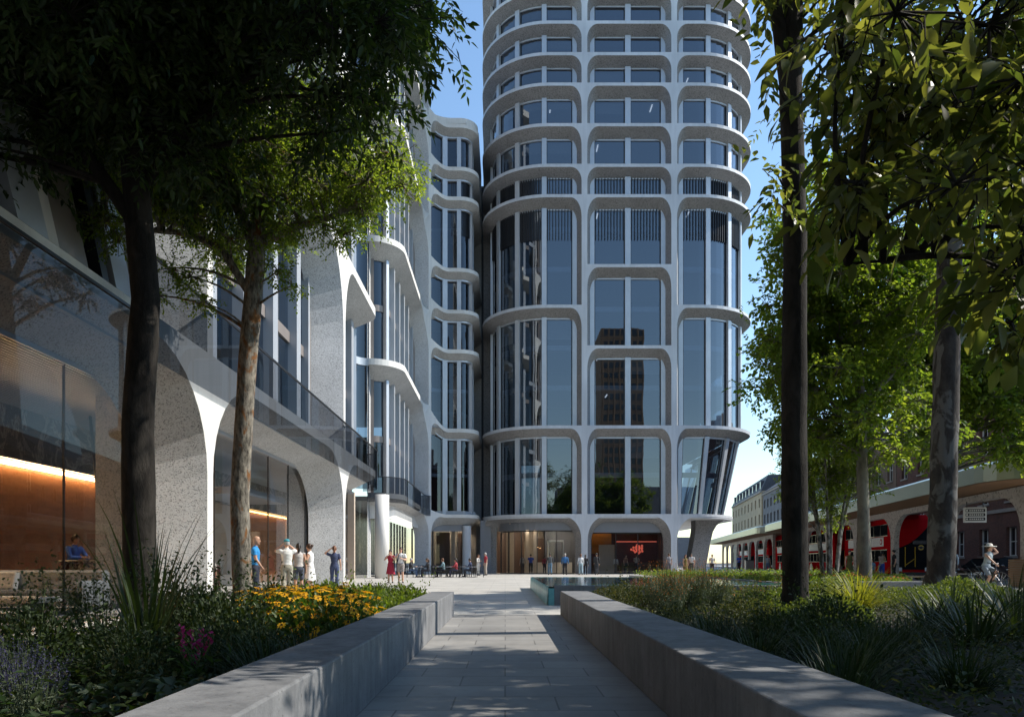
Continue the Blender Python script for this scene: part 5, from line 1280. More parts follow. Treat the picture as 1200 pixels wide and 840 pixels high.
# ------------------------------------------------------------------ foliage tools
G = np.random.default_rng(5)
def unit(a): return a/np.maximum(1e-9, np.linalg.norm(a, axis=-1, keepdims=True))
def leaf_arrays(base, d, nrm, ln, wr=.42, fold=.16, droop=.12):
    n = len(base); d = unit(d); nrm = nrm - d*(nrm*d).sum(1, keepdims=True); nrm = unit(nrm); side = np.cross(d, nrm)
    L = ln[:,None]; w = L*wr; V = np.empty((n,6,3))
    dz = np.zeros((n,3)); dz[:,2] = -1
    V[:,0] = base; V[:,1] = base+d*L*.34+side*w*.5+nrm*w*fold; V[:,2] = base+d*L*.70+side*w*.36+nrm*w*fold*.6+dz*L*droop*.4
    V[:,3] = base+d*L+dz*L*droop; V[:,4] = base+d*L*.70-side*w*.36+nrm*w*fold*.6+dz*L*droop*.4; V[:,5] = base+d*L*.34-side*w*.5+nrm*w*fold
    i = np.arange(n)[:,None]*6; F = np.concatenate([i+np.array([[0,1,2,3]]), i+np.array([[0,3,4,5]])], 1).reshape(-1,4)
    return V.reshape(-1,3), F
def curl_arrays(base, d, nrm, ln, wr=.42):
    """larger leaves: two strips of four quads on a folded, downward curling midrib"""
    n = len(base); d = unit(d); nrm = unit(nrm-d*(nrm*d).sum(1, keepdims=True)); side = np.cross(d, nrm); L = ln[:,None]
    curl = G.uniform(.1,.75,(n,1)); tw = G.normal(size=(n,1))*.35; V = np.empty((n,13,3)); ts = np.array([0,.22,.48,.75,1.0]); ww = [.10,.80,1.0,.66,0]
    for i, t in enumerate(ts):
        c = base+d*L*(t-curl*.22*t*t)-nrm*L*curl*t*t*.55; V[:,i] = c
        if i < 4:
            sd = side*np.cos(tw*t)+nrm*np.sin(tw*t); w = L*wr*.5*ww[i]*(1+.10*G.normal(size=(n,1)))
            V[:,5+i] = c+sd*w+nrm*w*.28; V[:,9+i] = c-sd*w+nrm*w*.28
    f = []
    for i in range(3): f += [[i,5+i,6+i,i+1],[i,i+1,10+i,9+i]]
    f += [[3,8,4,4],[3,4,12,12]]
    f = [q for q in f[:-2]]+[[3,8,8,4],[3,4,12,12]]
    F = np.concatenate([np.arange(n)[:,None]*13+np.array([q]) for q in f[:6]], 1).reshape(-1,4)
    # tip: close with a narrow quad made from the last station
    tip = np.concatenate([np.arange(n)[:,None]*13+np.array([[3,8,4,12]])], 1).reshape(-1,4)
    return V.reshape(-1,3), np.concatenate([F, tip])
def blade_arrays(base, az, el, ln, wd, curl, k=5):
    """n arching blades, each a strip of k quads"""
    n = len(base); V = np.empty((n,k+1,2,3)); p = base.copy(); e = el.copy(); side = np.stack([-np.sin(az), np.cos(az), np.zeros(n)], 1)
    for i in range(k+1):
        w = wd*(1-(i/k)**1.6)*.5+.0006
        V[:,i,0] = p-side*w[:,None]; V[:,i,1] = p+side*w[:,None]
        st = ln/k; p = p+np.stack([np.cos(az)*np.cos(e)*st, np.sin(az)*np.cos(e)*st, np.sin(e)*st], 1); e = e-curl/k*(.4+1.2*i/k)
    q = np.arange(n)[:,None]*(k+1)*2; F = np.concatenate([q+np.array([[2*i,2*i+1,2*i+3,2*i+2]]) for i in range(k)], 1).reshape(-1,4)
    return V.reshape(-1,3), F
class Fol:
    def __init__(self): self.V = []; self.F = []; self.M = []; self.o = 0
    def add(self, V, F, mi=0):
        self.V.append(V); self.F.append(F+self.o); self.M.append(np.full(len(F), mi)); self.o += len(V)
    def build(self, name, mats, parent=None): return np_obj(name, np.concatenate(self.V), np.concatenate(self.F), mats, parent, np.concatenate(self.M))
def sph(n):
    return unit(G.normal(size=(n,3)))
def spray_leaves(c, r, ns, twig, nl, ll, wr, droop, flat=.75, face_out=.4, side=.9):
    """ns twigs round the clump centre c, each with nl leaves"""
    c = np.array(c); o = G.normal(size=(ns,3))*r*.42*np.array([1,1,flat]); out = unit(o+1e-6)
    td = unit(sph(ns)*.8+out*face_out+np.array([0,0,-droop])); tl = twig*G.uniform(.7,1.25,ns)
    t = np.linspace(.15,1,nl)[None,:,None]
    pos_ = c+o[:,None,:]+td[:,None,:]*tl[:,None,None]*t+np.array([0,0,-1])*(t**2)*droop*tl[:,None,None]*.5
    up = unit(np.array([0,0,1.])+sph(ns)*.55); sd = unit(np.cross(td, up)); sg = np.where(np.arange(nl)%2 == 0, 1, -1)[None,:,None]
    sg = sg*np.ones((ns,1,1)); sg[:,-1,:] *= .15
    d = td[:,None,:]*.62+sd[:,None,:]*sg*side+G.normal(size=(ns,nl,3))*.22+np.array([0,0,-droop*.6])
    nr = up[:,None,:]+G.normal(size=(ns,nl,3))*.35
    ln = ll*G.uniform(.65,1.2,(ns,nl))
    return (curl_arrays if ll > .2 and ll < .21 else leaf_arrays)(pos_.reshape(-1,3), d.reshape(-1,3), nr.reshape(-1,3), ln.ravel()*(G.uniform(.6,1.15,ln.size) if ll > .2 and ll < .21 else 1), wr), (c+o, td, tl)
def curve_pts(p, q, k=5, sag=0.0, wob=.1):
    p, q = Vector(p), Vector(q); L_ = (q-p).length; out = []
    w1 = Vector((U(-1,1),U(-1,1),U(-.5,.5)))*wob*L_
    for i in range(k+1):
        t = i/k; v = p.lerp(q, t); v += w1*math.sin(PI*t)+Vector((0,0,sag*L_*math.sin(PI*t))); out.append(v)
    return out
def rough_trunk(b, pts, rad, n=18, amp=.06, seed=0):
    """trunk with swellings and a flared foot"""
    P2, R2 = [], []
    for a in range(len(pts)-1):
        p, q = Vector(pts[a]), Vector(pts[a+1]); k = max(2, int((q-p).length/.22))
        for i in range(k): P2.append(p.lerp(q, i/k)); R2.append(rad[a]+(rad[a+1]-rad[a])*i/k)
    P2.append(Vector(pts[-1])); R2.append(rad[-1]); o = len(b.v); b.tube(P2, R2, n)
    for i in range(len(P2)):
        for k in range(n):
            v = Vector(b.v[o+i*n+k]); c = P2[i]; d = v-c
            f = 1+amp*mnoise.noise(Vector((d.x*9+seed, d.y*9, v.z*1.3)))+amp*.8*mnoise.noise(Vector((d.x*26, d.y*26+seed, v.z*4)))
            b.v[o+i*n+k] = tuple(c+d*f)
def tree(name, label, base, trunk, trad, limbs, clumps, leaf, barkm, leafm, group=None, twig=.45, nl=7, ll=.14, wr=.42, droop=.3, limb_r=.05, tw_every=3, flat=.75, kids=True):
    """limbs: explicit [(points, radii)]; clumps: [(centre, radius, sprays, material index)]"""
    root = empty(name, base, 0, label, 'tree', group); B = Vector(base)
    b = MB(); rough_trunk(b, [Vector(p)-B for p in trunk], trad, seed=base[0]); b.build('trunk', barkm, root, smooth=True)
    b = MB()
    for pts, rr in limbs: rough_trunk(b, [Vector(p)-B for p in pts], rr, 10, .08)
    nodes = [Vector(p) for p in trunk[1:]] + [Vector(p) for pts, _ in limbs for p in pts[1:]]
    seg = []
    for pts in [trunk]+[l[0] for l in limbs]:
        for a, c in zip(pts, pts[1:]):
            for i in range(5): seg.append(Vector(a).lerp(Vector(c), (i+1)/5))
    zmin = min(c[0][2]-c[1] for c in clumps)
    seg = [s for s in seg if s.z > min(zmin-1.0, max(q.z for q in seg)-1.5)]
    F = Fol()
    for c, r, ns, mi in clumps:
        cv = Vector(c); best = min(seg, key=lambda s: (s-cv).length+max(0, s.z-cv.z+.3)*1.4)
        if (best-cv).length > .3:
            pts = [p-B for p in curve_pts(best, cv, 5, .08, .07)]; L_ = (best-cv).length; r0 = min(limb_r, .012+.014*L_); b.tube(pts, [r0*(1-.16*i)+.004 for i in range(6)], 6)
        (V, Fc), (to, td, tl) = spray_leaves(c, r, ns, twig, nl, ll, wr, droop, flat)
        F.add(V-np.array(base), Fc, mi)
        for i in range(0, ns, tw_every):
            e = Vector(to[i]+td[i]*tl[i]); s_ = Vector(to[i]); m_ = cv.lerp(s_, .5)
            b.tube([cv-B, m_-B, s_-B, e-B], [.012,.009,.006,.003], 3, cap=False)
    b.build('limb', barkm, root, smooth=True)
    F.build('crown', leafm, root)
    return root
def ell(c, r, n, rr, ns, mis=(0,), zcut=None, inner=.25, xcut=None):
    out = []
    while len(out) < n:
        d = sph(1)[0]; k = (inner+(1-inner)*G.uniform()**.6); p = np.array(c)+d*np.array(r)*k*(1+.12*G.normal())
        if zcut is not None and p[2] < zcut: continue
        if xcut and not xcut(p): continue
        out.append((tuple(p), G.uniform(*rr), ns, int(G.choice(mis))))
    return out
FOL = 1.0
# left: the big dark tree
t1 = (-5.5, 11.0, 0)
RT = lambda p: p[0] < -1.75+.28*(p[2]-7)+.25*abs(p[1]-11)
cl = ell((-6.0,11.0,10.4), (4.9,4.0,3.6), 150, (.7,1.0), 52, (0,), 7.0, .3, RT)
cl += ell((-5.6,9.8,8.5), (4.4,2.2,1.5), 44, (.6,.9), 52, (0,), 7.0, .2, RT)
cl += [((-1.35,10.8,9.35),.5,30,0),((-1.75,11,8.5),.5,30,0),((-2.1,10.6,7.8),.5,30,0),((-2.7,10.8,7.4),.5,28,0),((-8.6,10.4,7.2),.7,36,0),((-10,10.5,7.0),.8,36,0),((-7.4,10.2,6.9),.6,30,0)]
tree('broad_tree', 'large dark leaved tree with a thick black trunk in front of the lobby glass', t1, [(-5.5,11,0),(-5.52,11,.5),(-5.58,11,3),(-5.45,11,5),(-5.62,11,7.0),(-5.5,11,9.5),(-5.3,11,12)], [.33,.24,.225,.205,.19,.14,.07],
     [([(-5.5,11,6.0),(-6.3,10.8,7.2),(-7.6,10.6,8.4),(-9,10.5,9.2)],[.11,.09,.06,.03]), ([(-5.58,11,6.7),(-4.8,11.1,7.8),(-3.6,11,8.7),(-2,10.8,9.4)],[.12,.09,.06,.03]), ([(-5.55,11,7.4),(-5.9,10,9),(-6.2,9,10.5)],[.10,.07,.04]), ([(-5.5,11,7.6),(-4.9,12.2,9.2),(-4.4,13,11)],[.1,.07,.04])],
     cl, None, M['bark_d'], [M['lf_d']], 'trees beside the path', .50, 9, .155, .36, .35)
# left: the lichened tree behind it
t2 = (-4.9, 13.6, 0)
cl = ell((-5.2,13.8,8.9), (3.4,2.2,2.1), 98, (.4,.65), 110, (0,0,1), 6.5, .3)
cl += [((-8.0,13.6,7.6),.55,70,1),((-7.7,13.4,8.1),.5,60,1),((-7.2,13.5,7.0),.45,50,0),((-1.9,13.4,8.0),.5,70,1),((-2.1,13.3,8.5),.45,60,1),((-2.7,13.5,7.6),.45,60,0),((-3.3,13.3,7.2),.4,50,0),
       ((-3.4,13.2,7.9),.45,80,1),((-2.9,13.2,7.0),.35,60,0),((-4.0,13.2,7.2),.4,80,0),((-5.6,13.2,7.3),.4,80,0),((-6.6,13.2,7.6),.4,80,1),((-5.0,13.2,6.9),.35,70,0),((-5.8,13.4,6.3),.35,60,0),((-6.2,13.5,6.5),.3,50,0),((-5.5,13.2,5.75),.22,34,0),((-4.2,13.4,6.4),.28,40,0),((-3.9,13.3,6.1),.2,24,0),((-6.4,13.4,5.95),.2,26,0)]
tree('slender_tree', 'tree with an orange lichened trunk beside the yellow flowers', t2, [(-4.9,13.6,0),(-4.92,13.6,.4),(-4.98,13.6,2.2),(-4.85,13.6,4.5),(-4.68,13.6,6.6),(-4.62,13.6,7.6),(-4.3,13.7,9.5)], [.25,.185,.172,.168,.172,.11,.06],
     [([(-4.75,13.6,6.0),(-5.3,13.5,6.9),(-6.0,13.5,7.15),(-6.7,13.5,7.2),(-7.6,13.5,7.6)],[.085,.065,.05,.035,.02]), ([(-4.65,13.6,7.0),(-3.8,13.5,7.3),(-3.2,13.4,7.4),(-2.4,13.4,7.8)],[.10,.075,.055,.03]), ([(-4.66,13.6,6.9),(-5.2,13.8,8),(-5.6,14,9.6)],[.12,.09,.04])],
     cl, None, M['bark_o'], [M['lf_b'], M['lf_l']], 'trees beside the path', .26, 8, .062, .62, .25, flat=.7)
# right: dark slender trunk
t3 = (4.4, 11.0, .22)
tree('slender_tree', 'tree with a bare black trunk behind the right seat wall, forking high up', t3, [(4.4,11,.22),(4.4,11,.6),(4.38,11,3),(4.40,11,6),(4.33,11,8.2),(4.36,11,9.7),(4.6,11,13)], [.24,.19,.185,.17,.165,.15,.06],
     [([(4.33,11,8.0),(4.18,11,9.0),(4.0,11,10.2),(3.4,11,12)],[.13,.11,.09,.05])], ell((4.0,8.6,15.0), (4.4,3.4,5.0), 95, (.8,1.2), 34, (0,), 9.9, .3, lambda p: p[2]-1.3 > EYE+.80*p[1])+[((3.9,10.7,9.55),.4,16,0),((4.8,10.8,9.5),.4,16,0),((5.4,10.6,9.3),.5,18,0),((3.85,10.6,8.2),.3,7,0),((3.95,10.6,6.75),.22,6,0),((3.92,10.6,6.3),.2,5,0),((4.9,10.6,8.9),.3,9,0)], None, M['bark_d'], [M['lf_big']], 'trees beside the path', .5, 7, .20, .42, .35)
# right: plane tree with patchy bark
t4 = (11.4, 19.0, .22)
tree('plane_tree', 'plane tree with thick patchy grey bark behind the spiky plants', t4, [(11.4,19,.22),(11.42,19,.8),(11.5,19,4),(11.62,19,8),(11.68,19,11),(11.9,19,14)], [.46,.335,.32,.30,.25,.1],
     [([(11.66,19,10),(10.6,19,11.5),(9.4,18.8,12.6)],[.15,.1,.05]), ([(11.68,19,10.4),(12.8,19,12),(14,19,13)],[.15,.1,.05])],
     ell((11.8,19,13.2), (4.2,3.2,3.4), 60, (.8,1.2), 24, (0,1), 10.2, .3)+[((12.6,18,10.4),.8,22,0),((10.3,18.3,10.6),.7,20,1),((13.6,18.6,9.8),.9,24,1)], None, M['bark_p'], [M['lf_m'], M['lf_big']], 'trees beside the path', .55, 7, .19, .55, .3)
# right: broad leaved boughs that hang into the picture
t5 = (6.7, 5.6, .22)
spots = [(990,12,.26),(1020,45,.3),(1050,15,.4),(1100,60,.4),(1160,30,.45),(1200,90,.45),(1000,118,.24),(1060,105,.34),(1110,140,.36),(1160,150,.4),(1220,180,.5),(1000,180,.2),(1060,190,.3),(1120,215,.3),
         (1180,235,.38),(1160,300,.24),(1200,330,.3),(1185,378,.2),(985,60,.2),(1040,145,.3),(1140,95,.4),(1230,270,.45),(1085,165,.3),(1190,12,.5),(1240,60,.5),(1130,30,.4),(990,240,.12),(1010,215,.16)]
cl = []
for i, (px, py, r) in enumerate(spots):
    Y = 5.2+.9*math.sin(i*2.3); cl.append((((px-592)/850*Y, Y, EYE+(659-py)/850*Y), r*1.15, int(8+20*r), 0))
cl += ell((7.2,5.4,5.2), (1.8,1.6,1.4), 16, (.5,.8), 14, (0,1), 3.6, .3, lambda p: p[0] > .80*p[1])
tree('broadleaf_tree', 'broad leaved tree just out of sight whose big drooping leaves fill the upper right corner', t5, [(6.7,5.6,.22),(6.7,5.6,2),(6.5,5.6,4),(6.2,5.5,6),(6,5.4,7.4)], [.26,.2,.17,.13,.06],
     [([(6.55,5.6,3.4),(5.2,5.4,4.2),(4.2,5.3,4.3),(3.2,5.3,4.4),(2.3,5.2,4.7)],[.09,.05,.032,.022,.010]), ([(6.6,5.6,3.0),(5,5.5,3.2),(4.0,5.5,3.35),(3.2,5.4,3.3),(2.5,5.3,3.2)],[.08,.04,.026,.018,.008]), ([(6.3,5.5,5),(5,5.2,5.4),(4,5.0,5.2),(3.2,5.0,4.9)],[.09,.06,.04,.018])],
     cl, None, M['bark_d'], [M['lf_big'], M['lf_big']], 'trees beside the path', .30, 6, .205, .38, .4, limb_r=.022, tw_every=1)
# mid: maples in the far planter
t6 = (11.7, 23.6, .3)
tree('maple_tree', 'sunlit maple with a slim pale trunk growing in the far planter', t6, [(11.7,23.6,.3),(11.66,23.6,2.5),(11.6,23.6,5),(11.5,23.6,8),(11.3,23.6,11.5)], [.24,.185,.16,.12,.04],
     [([(11.6,23.6,5.2),(10.4,23.5,6.4),(9.2,23.3,7.2)],[.09,.06,.03]), ([(11.55,23.6,6),(12.8,23.5,7.4),(13.8,23.3,8.4)],[.09,.06,.03]), ([(11.5,23.6,7.4),(10.5,23.6,9),(9.8,23.6,10)],[.08,.05,.03])],
     ell((11.1,23.6,9.0), (3.6,2.6,4.5), 165, (.5,.85), 52, (0,1,1,2), 4.4, .3, lambda p: p[0] > 8.5)+[((8.6,23.4,8.0),.4,26,1),((8.7,23.2,6.6),.4,26,1),((9.0,23.2,5.6),.5,30,0),((13.2,23,4.6),.5,30,0)], None, M['bark_g'], [M['lf_b'], M['lf_b'], M['lf_l']], 'maples behind the right bed', .36, 6, .145, .72, .25)
t7 = (15.9, 26.4, 0)
tree('maple_tree', 'darker maple whose trunk hides behind the plane tree, over the bus canopy', t7, [(15.9,26.4,0),(15.9,26.4,3),(16,26.4,6),(16.1,26.4,10)], [.26,.2,.17,.06],
     [([(15.9,26.4,4.8),(14.6,26.2,5.8),(13.8,26,6.4)],[.09,.06,.03]), ([(16,26.4,5),(17.4,26.2,6.2),(18.6,26,7)],[.09,.06,.03])],
     ell((16.6,26.4,9.2), (4.4,2.3,4.6), 150, (.55,.9), 52, (0,0,1), 4.4, .3)+[((15.2,25.6,4.7),.5,32,0),((14.2,25.6,5.3),.5,32,1),((18.6,25.6,4.7),.6,34,0)]+[((float(G.uniform(17.2,21)), float(G.uniform(25.0,26.2)), float(G.uniform(4.7,7.0))), .65, 44, int(i%2)) for i in range(16)], None, M['bark_g'], [M['lf_b'], M['lf_l']], 'maples behind the right bed', .36, 6, .16, .75, .25)
# multi-stemmed birch
t8 = (12.7, 28.4, .3)
st = []
for i in range(6):
    a = i*1.05; st.append(([(12.7+.25*math.cos(a),28.4+.25*math.sin(a),.3),(12.7+.45*math.cos(a),28.4+.45*math.sin(a),2.2),(12.7+.95*math.cos(a),28.4+.8*math.sin(a),4.4+.3*i%1),(12.7+1.2*math.cos(a),28.4+.9*math.sin(a),6.4)],[.075,.06,.04,.012]))
tree('birch', 'multi stemmed birch with silver stems and light lime leaves', t8, [(12.7,28.4,.3),(12.75,28.4,3),(12.6,28.4,6.9)], [.08,.06,.012], st,
     ell((12.5,28.4,4.9), (1.9,1.5,2.3), 130, (.3,.5), 34, (0,0,1), 2.0, .3), None, M['bark_s'], [M['lf_l'], M['lf_l']], None, .26, 7, .085, .62, .2, limb_r=.02)
# unseen trees, added outside the frame only to shade the foreground
tree('broad_tree', 'unseen tree added beyond the right edge so its crown shades the path', (12.6,9.6,.22), [(12.6,9.6,.22),(12.5,9.6,4),(12.2,9.6,9)], [.3,.24,.08], [], ell((11.0,7.4,9.8), (3.7,2.6,3.0), 24, (.5,.8), 26, (0,), 6.5, .2)+ell((10.6,8.0,12.3), (1.6,.9,.8), 10, (.6,.8), 26, (0,), 5, .2)+ell((10.6,7.5,7.8), (2.6,2.0,2.6), 22, (.5,.8), 26, (0,), 5, .2), None, M['bark_d'], [M['lf_m']], 'unseen trees added to shade the path', .6, 6, .27, .5, .3)
tree('broad_tree', 'unseen tree added beside the viewer so its crown shades the nearest paving', (12.0,.2,.22), [(12,.2,.22),(12,.2,4),(11.8,.2,9)], [.3,.24,.08], [], ell((10.2,.6,9.4), (3.6,3.6,3.2), 60, (.9,1.2), 22, (0,), 6.0, .2), None, M['bark_d'], [M['lf_m']], 'unseen trees added to shade the path', .6, 6, .27, .5, .3)
tree('broad_tree', 'unseen tree added behind the viewer on the left to shade the bed', (-5,-3.5,0), [(-5,-3.5,0),(-5,-3.5,4),(-5,-3.5,9)], [.3,.24,.08], [], ell((-4.6,-.6,9.6), (5.4,6.4,2.4), 110, (1.0,1.3), 26, (0,), 6.2, .1), None, M['bark_d'], [M['lf_d']], 'unseen trees added to shade the path', .7, 6, .32, .55, .3)
tree('broad_tree', 'unseen tree added behind the viewer on the right to shade the wall', (5,-4,.22), [(5,-4,.22),(5,-4,4),(5,-4,9)], [.3,.24,.08], [], ell((4.0,-1.6,9.8), (5.4,5.4,2.4), 110, (1.0,1.3), 26, (0,), 6.2, .1), None, M['bark_d'], [M['lf_d']], 'unseen trees added to shade the path', .7, 6, .32, .55, .3)

# ------------------------------------------------------------------ planting
def P3(*a): return np.array(a, dtype=float)
def dome_plant(name, n, rx, rz, ll, wr, mats, jit=.18, up=.35, inner=.55, mi_w=None, sprig=0, flowers=None):
    F = Fol(); d = sph(n); d[:,2] = np.abs(d[:,2])*1.0-.08; d = unit(d)
    lump = np.array([1+.20*mnoise.noise(Vector((float(x[0])*2.2+rx*9, float(x[1])*2.2, float(x[2])*2.2))) for x in d])
    k = (inner+(1-inner)*G.uniform(size=n)**.5)*lump*(1+jit*.3*G.normal(size=n)); p = d*k[:,None]*P3(rx,rx,rz); p[:,2] = np.maximum(p[:,2], .01)
    V, Fc = leaf_arrays(p, d+sph(n)*.8+P3(0,0,up), d+sph(n)*.6, ll*G.uniform(.6,1.25,n), wr); mi = G.integers(0, len(mats), n) if len(mats) > 1 else np.zeros(n, int)
    F.V.append(V); F.F.append(Fc+F.o); F.M.append(np.repeat(mi, 2)); F.o += len(V)
    ns = max(8, n//60); a = G.uniform(0, 2*PI, ns); el = G.uniform(.5, 1.4, ns)
    V, Fc = blade_arrays(np.zeros((ns,3))+G.normal(size=(ns,3))*P3(.04,.04,0), a, el, np.full(ns, (rx+rz)*.5)*G.uniform(.6,1,ns), np.full(ns,.012), np.full(ns,.3), 3); F.add(V, Fc, len(mats))
    if sprig:
        a = G.uniform(0, 2*PI, sprig); el = G.uniform(.9, 1.5, sprig); L_ = (rz*1.25)*G.uniform(.8,1.35,sprig); b0 = np.stack([np.cos(a)*rx*.35, np.sin(a)*rx*.35, np.full(sprig,.05)],1)
        V, Fc = blade_arrays(b0, a, el, L_, np.full(sprig,.007), np.full(sprig,.3), 4); F.add(V, Fc, len(mats))
        for t in np.linspace(.45,1,9):
            q = b0+np.stack([np.cos(a)*np.cos(el), np.sin(a)*np.cos(el), np.sin(el)],1)*(L_*t)[:,None]; V, Fc = leaf_arrays(q, sph(sprig)+P3(0,0,.3), sph(sprig)+P3(0,0,1), ll*G.uniform(.6,1.1,sprig), wr); F.add(V, Fc, 0)
    o = F.build(name, list(mats)+[M['stem']])
    if flowers:
        fn, fm, fl, cen = flowers; f = Fol(); d = sph(fn); d[:,2] = np.abs(d[:,2])+.15; d = unit(d); p = d*P3(rx*1.03,rx*1.03,rz*1.08)*G.uniform(.85,1.15,(fn,1)); np_ = 8 if cen else 5
        nrm = unit(d*.7+P3(0,-.1,.45)+sph(fn)*.35); t1_ = unit(np.cross(nrm, P3(.3,1,.2))); t2_ = np.cross(nrm, t1_)
        for i in range(np_):
            a = 2*PI*i/np_; dd = t1_*math.cos(a)+t2_*math.sin(a)+nrm*.15; V, Fc = leaf_arrays(p+dd*fl*.18, dd, nrm, np.full(fn, fl)*G.uniform(.8,1.1,fn), .55, .05, .15); f.add(V, Fc, 0)
        if cen:
            for i in range(3):
                a = 2*PI*i/3; dd = t1_*math.cos(a)+t2_*math.sin(a); V, Fc = leaf_arrays(p-dd*fl*.25+nrm*.006, dd+nrm*.5, nrm, np.full(fn, fl*.5), .9, .3, 0); f.add(V, Fc, 1)
        ns = fn; V, Fc = blade_arrays(p*P3(.35,.35,0), np.arctan2(p[:,1],p[:,0]), np.full(ns,1.25), np.linalg.norm(p-p*P3(.35,.35,0),axis=1), np.full(ns,.006), np.full(ns,-.1), 2); f.add(V, Fc, 2)
        f.build('flowers', [fm, M['fl_c'], M['stem']], o)
    return o
def blade_plant(name, n, ln, wd, el, curl, mat_, rad=.08):
    F = Fol(); a = G.uniform(0, 2*PI, n); r = rad*np.sqrt(G.uniform(size=n)); b0 = np.stack([np.cos(a)*r, np.sin(a)*r, np.zeros(n)], 1)
    V, Fc = blade_arrays(b0, a+G.normal(size=n)*.35, G.uniform(el[0], el[1], n), ln*G.uniform(.55,1.1,n), wd*G.uniform(.7,1.2,n), curl*G.uniform(.5,1.5,n), 6); F.add(V, Fc); return F.build(name, [mat_])
def spike_plant(name, n, h, leafm, flm, rad=.22, ll=.05, fl=.018, nfl=14):
    F = Fol(); f = Fol(); a = G.uniform(0, 2*PI, n); r = rad*np.sqrt(G.uniform(size=n))*.5; el = 1.5-G.uniform(0,.35,n); L_ = h*G.uniform(.7,1.1,n); b0 = np.stack([np.cos(a)*r, np.sin(a)*r, np.zeros(n)],1)
    dr = np.stack([np.cos(a)*np.cos(el), np.sin(a)*np.cos(el), np.sin(el)],1)
    V, Fc = blade_arrays(b0, a, el, L_, np.full(n,.005), np.full(n,.0), 2); F.add(V, Fc, 1)
    for t in np.linspace(.05,.66,12): q = b0+dr*(L_*t)[:,None]; V, Fc = leaf_arrays(q, sph(n)+P3(0,0,.7), sph(n)+P3(0,0,.5), ll*G.uniform(.7,1.3,n), .16, .1, .05); F.add(V, Fc, 0)
    for t in np.linspace(.70,1.0,nfl): q = b0+dr*(L_*t)[:,None]; V, Fc = leaf_arrays(q, sph(n)+P3(0,0,.5), sph(n), fl*G.uniform(.7,1.3,n)*(1.25-.5*t), .6, .2, 0); f.add(V, Fc, 0)
    o = F.build(name, [leafm, M['stem']]); f.build('flowers', [flm], o); return o
def rosette(name, n, ll, mat_):
    F = Fol(); a = G.uniform(0, 2*PI, n); e = G.uniform(.15,1.1,n); d = np.stack([np.cos(a)*np.cos(e), np.sin(a)*np.cos(e), np.sin(e)],1); b0 = d*P3(.05,.05,.02)+G.normal(size=(n,3))*P3(.08,.08,.01)+P3(0,0,.03)
    V, Fc = leaf_arrays(b0, d, P3(0,0,1)-d*.4+sph(n)*.2, ll*G.uniform(.6,1.1,n), .42, .18, .25); F.add(V, Fc); return F.build(name, [mat_])
T = {}
T['leafy'] = lambda: dome_plant('leafy_shrub', 2300, .44, .42, .06, .42, [M['lf_b'], M['lf_box']], sprig=5)
T['dark'] = lambda: dome_plant('dark_shrub', 2000, .50, .50, .055, .45, [M['lf_low']], sprig=22)
T['box'] = lambda: dome_plant('box_shrub', 4600, .58, .42, .038, .6, [M['lf_box']], jit=.10, inner=.8)
T['olive'] = lambda: dome_plant('olive_shrub', 2400, .46, .38, .042, .4, [M['lf_olive'], M['lf_low']], sprig=12)
T['rud'] = lambda: dome_plant('golden_daisy', 900, .33, .46, .075, .4, [M['lf_m']], flowers=(72, M['fl_y'], .038, True))
T['orange'] = lambda: dome_plant('orange_flower_shrub', 1300, .38, .40, .055, .26, [M['lf_olive'], M['lf_box']], sprig=14, flowers=(11, M['fl_o'], .024, False))
T['redlow'] = lambda: dome_plant('red_flower_plant', 460, .42, .26, .07, .4, [M['lf_b']], flowers=(16, M['fl_r'], .045, False))
T['cover'] = lambda: dome_plant('hedge_shrub', 800, .72, .27, .10, .5, [M['lf_b'], M['lf_box']])
T['wispy'] = lambda: dome_plant('wispy_shrub', 260, .40, .60, .05, .5, [M['lf_low']], sprig=48)
T['yucca'] = lambda: blade_plant('spiky_yucca', 64, 1.5, .030, (.75,1.5), .55, M['lf_blade'], .10)
T['spiky'] = lambda: blade_plant('spiky_grass', 130, 1.0, .028, (.45,1.35), 1.0, M['lf_blade'], .20)
T['gold'] = lambda: blade_plant('golden_grass', 260, .80, .018, (.7,1.5), 1.35, M['lf_yblade'], .12)
T['fine'] = lambda: blade_plant('fine_grass', 230, .42, .008, (.6,1.5), 1.1, M['lf_blade'], .14)
T['lav'] = lambda: spike_plant('lavender', 70, .52, M['lf_grey'], M['fl_p'])
T['tall'] = lambda: spike_plant('feathery_shrub', 170, .66, M['lf_grey'], M['fl_o'], .42, .06, .015, 2)
T['ros'] = lambda: rosette('felted_rosette', 38, .24, M['lf_grey'])
T['mag'] = lambda: spike_plant('magenta_flower', 9, .50, M['lf_m'], M['fl_m'], .12, .11, .05, 8)
proto = {}
GRP = {'leafy':'leafy shrubs','dark':'dark shrubs','box':'box shrubs','olive':'olive shrubs','rud':'golden daisies','orange':'orange flowering shrubs','redlow':'red flowered plants','cover':'hedge shrubs','wispy':'wispy shrubs','spiky':'spiky grasses',
       'fine':'fine grasses','lav':'lavender','tall':'feathery shrubs','yucca':'yuccas','gold':'golden grasses','ros':'felted rosettes','mag':'magenta flowers'}
def put(kind, x, y, z, s=1.0, label='', sz=None):
    if kind not in proto: o = proto[kind] = T[kind]()
    else: o = copy_tree(proto[kind])
    o.location = (x, y, z); o.rotation_euler = (0,0,U(0,6.28)); o.scale = (s, s, (sz or s)); tag(o, label, 'plant', GRP[kind], 'thing'); return o
